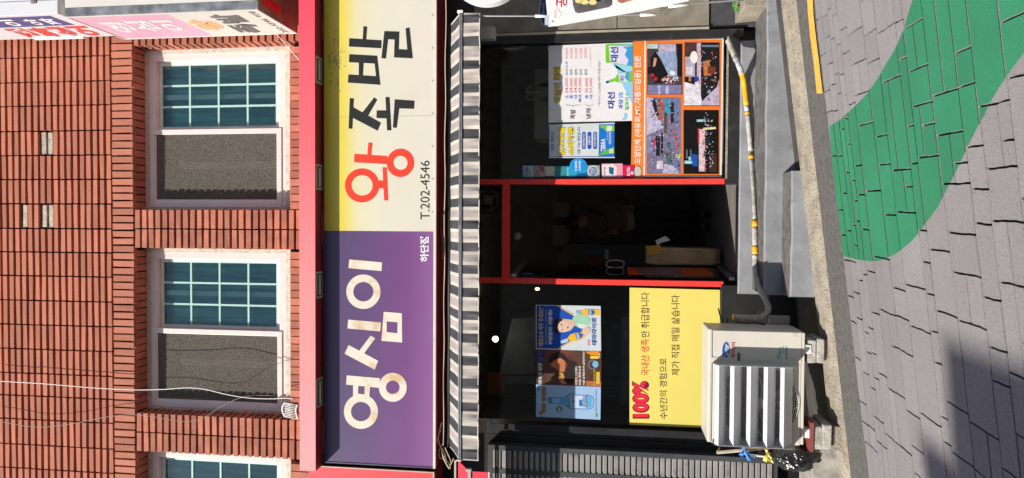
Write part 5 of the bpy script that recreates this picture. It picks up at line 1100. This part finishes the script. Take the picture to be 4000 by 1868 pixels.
pendant("bright white lit ceiling lamp seen through the left window", (1935, 1325), 1.4, .032, emis("lamp_lit", (1, .97, .9), 14))
pendant("small warm lit lamp near the left red post", (2099, 1129), 1.6, .016, emis("lamp_small", (1, .75, .35), 8), (1, 1, 1.6))
pendant("unlit grey globe lamp inside behind the door transom", (2020, 922), 1.2, .045, mat("globe", (.5, .5, .46), .4))
wb = thing("white_cooler", "cream coloured cooler box behind the menu poster inside the window", "cooler", P(2330, 400, .55))
q = MB(); pbox(q, 2085, 2330, 265, 540, .55, 1.0); q.build("body", mat("cooler_cream", (.62, .60, .48), .5, var=.1), wb, bevel=.02)
for k in range(3):
    yy = 330+k*28; u_ = thing("umbrella", ["brown-handled umbrella on the cream cooler, rightmost of three", "white hooked umbrella on the cream cooler, middle of three", "clear hooked umbrella on the cream cooler, leftmost of three"][k], "umbrella", P(2140, yy, .45), "umbrellas behind the menu window")
    MB().tube(smoothpath([P(2080, yy-14, .45), P(2062, yy-14, .45), P(2056, yy-5, .45), P(2062, yy+3, .45), P(2100, yy+3, .45), P(2160, yy+3, .45)], 5), .007, 8).build("handle", [mat("handle_brown", (.3, .14, .08), .4), WHITE, mat("handle_clear", (.5, .55, .58), .2)][k], u_, True)
    MB().tube([P(2105, yy+3, .45), P(2150, yy+3, .45), P(2320, yy+3, .45)], [.012, .028, .012], 10).build("canopy", [BLKM, mat("umb_white", (.5, .5, .5), .5), mat("umb_grey", (.25, .27, .28), .4)][k], u_, True)
ct = thing("display_fridge", "glass topped refrigerated counter behind the yellow notice", "refrigerator", P(2600, 1420, .4))
q = MB(); pbox(q, 2425, 2800, 1245, 1590, .45, .95); q.build("body", mat("fridge_grey", (.30, .31, .32), .35, var=.1), ct, bevel=.008)
q = MB(); pbox(q, 2300, 2425, 1250, 1585, .46, .47); q.build("glass_front", GL, ct)
txt("GRAND", 2441, 2447, 1290, 1322, .448, WHITE, ct, .02)
tbn = thing("kitchen_hood", "dim sloping metal hood inside the left window", "hood", P(2000, 1400, 1.8))
slab([(2000, 1245), (2090, 1240), (2090, 1500), (1960, 1500), (1955, 1440)], 1.8, .6, "hood", mat("hood_metal", (.22, .24, .23), .5, var=.3), tbn)
och = thing("orange_chair", "orange chair back dim inside the left window", "chair", P(1960, 1500, 1.6))
slab([(1905, 1460), (1968, 1460), (1972, 1545), (1905, 1545)], 1.6, .05, "backrest", mat("chair_orange", (.30, .08, .03), .6), och)
q = MB()
for y_ in (1466, 1540): q.tube([P(1960, y_, 1.6), P(2700, y_, 1.6)], .012, 6)
q.build("leg", BLKM, och); q = MB(); q.box(P(1990, 1545, 1.6).x, P(1990, 1460, 1.6).x, 1.2, 1.6, 1.1, 1.14); q.build("seat", mat("chair_orange", (.3, .08, .03)), och)
sk = thing("paper_sack", "crumpled tan paper sack standing inside the open doorway", "sack", P(2820, 990, .9))
bm = bmesh.new(); bmesh.ops.create_cube(bm, size=1); bmesh.ops.subdivide_edges(bm, edges=bm.edges, cuts=7, use_grid_fill=True)
cc = P(2665, 1000, .9); h_ = P(2530, 1000, .9).z-P(2815, 1000, .9).z
for v in bm.verts:
    p = v.co.copy(); k = 1+.10*noise.noise(p*3)+.05*noise.noise(p*8); rr = 1-.35*max(0, abs(p.z)-.36)*3
    v.co = Vector((p.x*.17*k*rr, p.y*.2*k*rr, p.z*h_+.01*noise.noise(p*5)))
me = bpy.data.meshes.new("sack_body"); bm.to_mesh(me); bm.free(); me.materials.append(mat("sack_paper", (.50, .38, .20), .8, var=.2, bump=.5, bscale=14))
for p_ in me.polygons: p_.use_smooth = True
o = bpy.data.objects.new("sack_body", me); COL.objects.link(o); o.parent = sk; o.location = Vector((cc.x, .9, cc.z))-wloc(sk)
slab([(2522, 962), (2580, 958), (2582, 990), (2535, 1000)], .78, .06, "yellow_bag", mat("sack_yellow", (.62, .36, .04), .6, var=.2), sk)
slab([(2560, 940), (2600, 922), (2618, 938), (2580, 950), (2568, 960)], .80, .01, "paper_flap", WHITE, sk)
# tables / counter deep inside
q = MB(); q.box(-1.9, -.3, 2.6, 3.1, zfl, zfl+.9); tag(q.build("counter", mat("counter_dark", (.05, .04, .035), .5, var=.2)), "dark serving counter deep inside the shop", "counter")

# ================================================================== STREET BEHIND THE CAMERA (casts the corner shadow, reflects in the glass)
def house(name, label, x0, x1, y0, y1, h, col):
    zb0 = min(gz(x0), gz(x1))-1; t = thing(name, label, "building", ((x0+x1)/2, y1, zb0)); q = MB(); q.box(x0, x1, y0, y1, zb0, h); q.build("wall", col, t)
    q = MB(); q.box(x0-.0, x1+.0, y0, y1, h+.001, h+.14); q.build("roof", CEM, t)
    return t
PC = GP(3742, 1440); tY = 10.3; yb_ = -11.2; t1 = (yb_-PC.y)/SD.y; hx_, hz_2 = PC.x+SD.x*t1, PC.z+SD.z*t1
house("opposite_house", "tall dim house across the street casting the corner shadow", hx_-14, hx_, yb_-8, yb_, hz_2, mat("house_grey", (.22, .21, .2), .9, var=.15))
house("opposite_house", "low plain house across the street behind the viewpoint", hx_+.6, 18, -21, -13, 6.2, mat("house_tan", (.45, .40, .34), .9, var=.15))

shp = []
for px in ((3597, 1703), (3606, 1715), (3632, 1757), (3655, 1804), (3680, 1868), (3740, 2010), (3650, 2010), (3616, 1868), (3606, 1800)):
    g_ = GP(*px); shp.append(g_+SD*((yb_-.05-g_.y)/SD.y))
tag(MB().prism(shp, (0, -.25, 0)).build("shadow_caster", CEM), "unseen tapering shadow caster added above the tall house across the street", "shadow caster")  # unseen shape added and outlined only to cast the slender shadow on the road

# dim customer standing inside the doorway
def person():
    Yp = 2.0; T = thing("person", "person in a brown jacket and black trousers standing dim inside the doorway", "person", P(2770, 860, Yp))
    def pt(x, y, dy=0): return P(x, y, Yp+dy)
    J = {"pelvis": (pt(2470, 862), .15), "waist": (pt(2420, 862), .135), "chest": (pt(2350, 862), .165), "neck": (pt(2300, 866), .06), "head0": (pt(2280, 868, -.01), .075), "head1": (pt(2248, 870, -.02), .09),
         "shL": (pt(2315, 905), .07), "elL": (pt(2385, 918, -.03), .052), "wrL": (pt(2385, 905, -.26), .032), "shR": (pt(2315, 822), .07), "elR": (pt(2390, 806, .03), .052), "wrR": (pt(2450, 812, -.08), .032),
         "hpL": (pt(2490, 882), .10), "knL": (pt(2625, 885, -.02), .065), "anL": (pt(2745, 885, .03), .042), "toL": (pt(2765, 888, -.12), .035),
         "hpR": (pt(2490, 842), .10), "knR": (pt(2625, 838, -.02), .065), "anR": (pt(2745, 838, .03), .042), "toR": (pt(2765, 834, -.12), .035)}
    for s_, y_ in (("L", 905), ("R", 812)):
        w_ = J["wr"+s_][0]
        J["pm"+s_] = (w_+Vector((.0, -.05, -.03)), .026)
        for k in range(4): J["f%d%s" % (k, s_)] = (w_+Vector(((k-1.5)*.018, -.09-.01*(k % 2), -.055)), .009); J["g%d%s" % (k, s_)] = (w_+Vector(((k-1.5)*.019, -.115-.008*(k % 2), -.085)), .008)
        J["t"+s_] = (w_+Vector((.035, -.06, -.05)), .010)
    E_ = [("pelvis", "waist"), ("waist", "chest"), ("chest", "neck"), ("neck", "head0"), ("head0", "head1")]
    for s_ in "LR":
        E_ += [("chest", "sh"+s_), ("sh"+s_, "el"+s_), ("el"+s_, "wr"+s_), ("wr"+s_, "pm"+s_), ("pm"+s_, "t"+s_), ("pelvis", "hp"+s_), ("hp"+s_, "kn"+s_), ("kn"+s_, "an"+s_), ("an"+s_, "to"+s_)]
        for k in range(4): E_ += [("pm"+s_, "f%d%s" % (k, s_)), ("f%d%s" % (k, s_), "g%d%s" % (k, s_))]
    def skinned(name, names, grow, m):
        ks = [k for k in J if k in names]; ix = {k: i for i, k in enumerate(ks)}; me = bpy.data.meshes.new(name); o0 = wloc(T)
        me.from_pydata([J[k][0]-o0 for k in ks], [(ix[a], ix[b_]) for a, b_ in E_ if a in ix and b_ in ix], []); o = bpy.data.objects.new(name, me); COL.objects.link(o); o.parent = T
        o.modifiers.new("s", 'SKIN'); sv = me.skin_vertices[0].data
        for k in ks: sv[ix[k]].radius = (J[k][1]+grow, J[k][1]+grow)
        sv[0].use_root = True; o.modifiers.new("u", 'SUBSURF').levels = 1; me.materials.append(m); 
        dg = bpy.context.evaluated_depsgraph_get(); bpy.context.view_layer.update(); m2 = bpy.data.meshes.new_from_object(o.evaluated_get(bpy.context.evaluated_depsgraph_get())); o.modifiers.clear(); o.data = m2
        for p_ in m2.polygons: p_.use_smooth = True
        return o
    skinned("body", set(J), 0, mat("skin", (.22, .13, .09), .6))
    skinned("jacket", {"pelvis", "waist", "chest", "neck", "shL", "shR", "elL", "elR", "wrL", "wrR"}, .020, mat("jacket_brown", (.10, .062, .045), .8))
    skinned("trousers", {"pelvis", "hpL", "hpR", "knL", "knR", "anL", "anR"}, .016, mat("trousers_black", (.02, .02, .022), .8))
    for s_ in "LR": sphere("shoe", J["to"+s_][0]+Vector((0, .03, -.0)), .05, BLKM, T, (.9, 2.2, .8))
    sphere("hair", J["head1"][0]+Vector((0, .03, .03)), .108, mat("hair_black", (.012, .011, .011), .5), T, (.9, 1, 1))
    q = MB(); q.tube([J["shR"][0]+Vector((0, -.10, .05)), J["chest"][0]+Vector((.05, -.19, -.05)), J["elL"][0]+Vector((-.05, -.15, .0))], .012, 6); q.build("bag_strap", BLKM, T, True)
person()
df = thing("drinks_fridge", "dark upright drinks fridge with coloured posters behind the open door", "refrigerator", P(2720, 1000, 2.2))
q = MB(); pbox(q, 2200, 2740, 955, 1085, 2.35, 2.95); q.build("body", mat("fridge_dark", (.06, .06, .065), .5), df)
q = MB(); pbox(q, 2300, 2355, 968, 1040, 2.34, 2.345); q.build("fridge_poster", ink(60, 95, 130), df)
q = MB(); pbox(q, 2300, 2355, 1000, 1040, 2.335, 2.339); q.build("fridge_poster", ink(120, 75, 50), df)
q = MB(); pbox(q, 2362, 2378, 975, 1012, 2.34, 2.345); q.build("fridge_poster", ink(200, 205, 200), df)

# dim shelves and tables inside, screws and seams outside
tb2 = thing("dining_table", "dim wooden dining table inside behind the left window", "table", P(2700, 1350, 2.6))
q = MB(); a_, b_ = P(2400, 1500, 2.6).x, P(2400, 1200, 2.6).x; q.box(a_, b_, 2.3, 2.9, zfl+.70, zfl+.74); q.build("tabletop", mat("table_wood", (.30, .16, .07), .4), tb2)
for xx in (a_+.05, b_-.05): MB().box(xx-.02, xx+.02, 2.35, 2.39, zfl, zfl+.70).build("leg", BLKM, tb2)
sh = thing("wall_shelf", "dim wall shelf with pale boxes inside above the doorway", "shelf", P(2200, 900, 3.6))
q = MB(); q.box(P(2200, 1080, 3.7).x, P(2200, 780, 3.7).x, 3.6, 3.98, P(2230, 900, 3.7).z, P(2222, 900, 3.7).z); q.build("board", mat("table_wood", (.3, .16, .07)), sh)
for y0, y1 in ((790, 850), (880, 960), (985, 1040)):
    q = MB(); pbox(q, 2150+(y0 % 30), 2221, y0, y1, 3.65, 3.9); tag(q.build("storage_box", mat("box_pale", (.4, .38, .34), .7)), {790: "pale storage box on the dim shelf, rightmost of three", 880: "pale storage box on the dim shelf, middle of three", 985: "pale storage box on the dim shelf, leftmost of three"}[y0], "box", "boxes on the dim shelf")
q = MB()
for k in range(14):
    c = P(1690, 60+k*128, YG-.005); q.prism([c+Vector((.006*math.cos(a), 0, .006*math.sin(a))) for a in [i_*math.pi/4 for i_ in range(8)]], (0, -.002, 0))
q.build("rim_screws", GCAB, sg)
q = MB(); q.box(P(1500, 455, YG).x-.001, P(1500, 455, YG).x+.001, YG-.0012, YG+.001, sz0+.022, sz1-.012); q.build("panel_seam", mat("seam_dark", (.30, .28, .22), .6), sg)  # thin darker line marking the joint in the cream panel
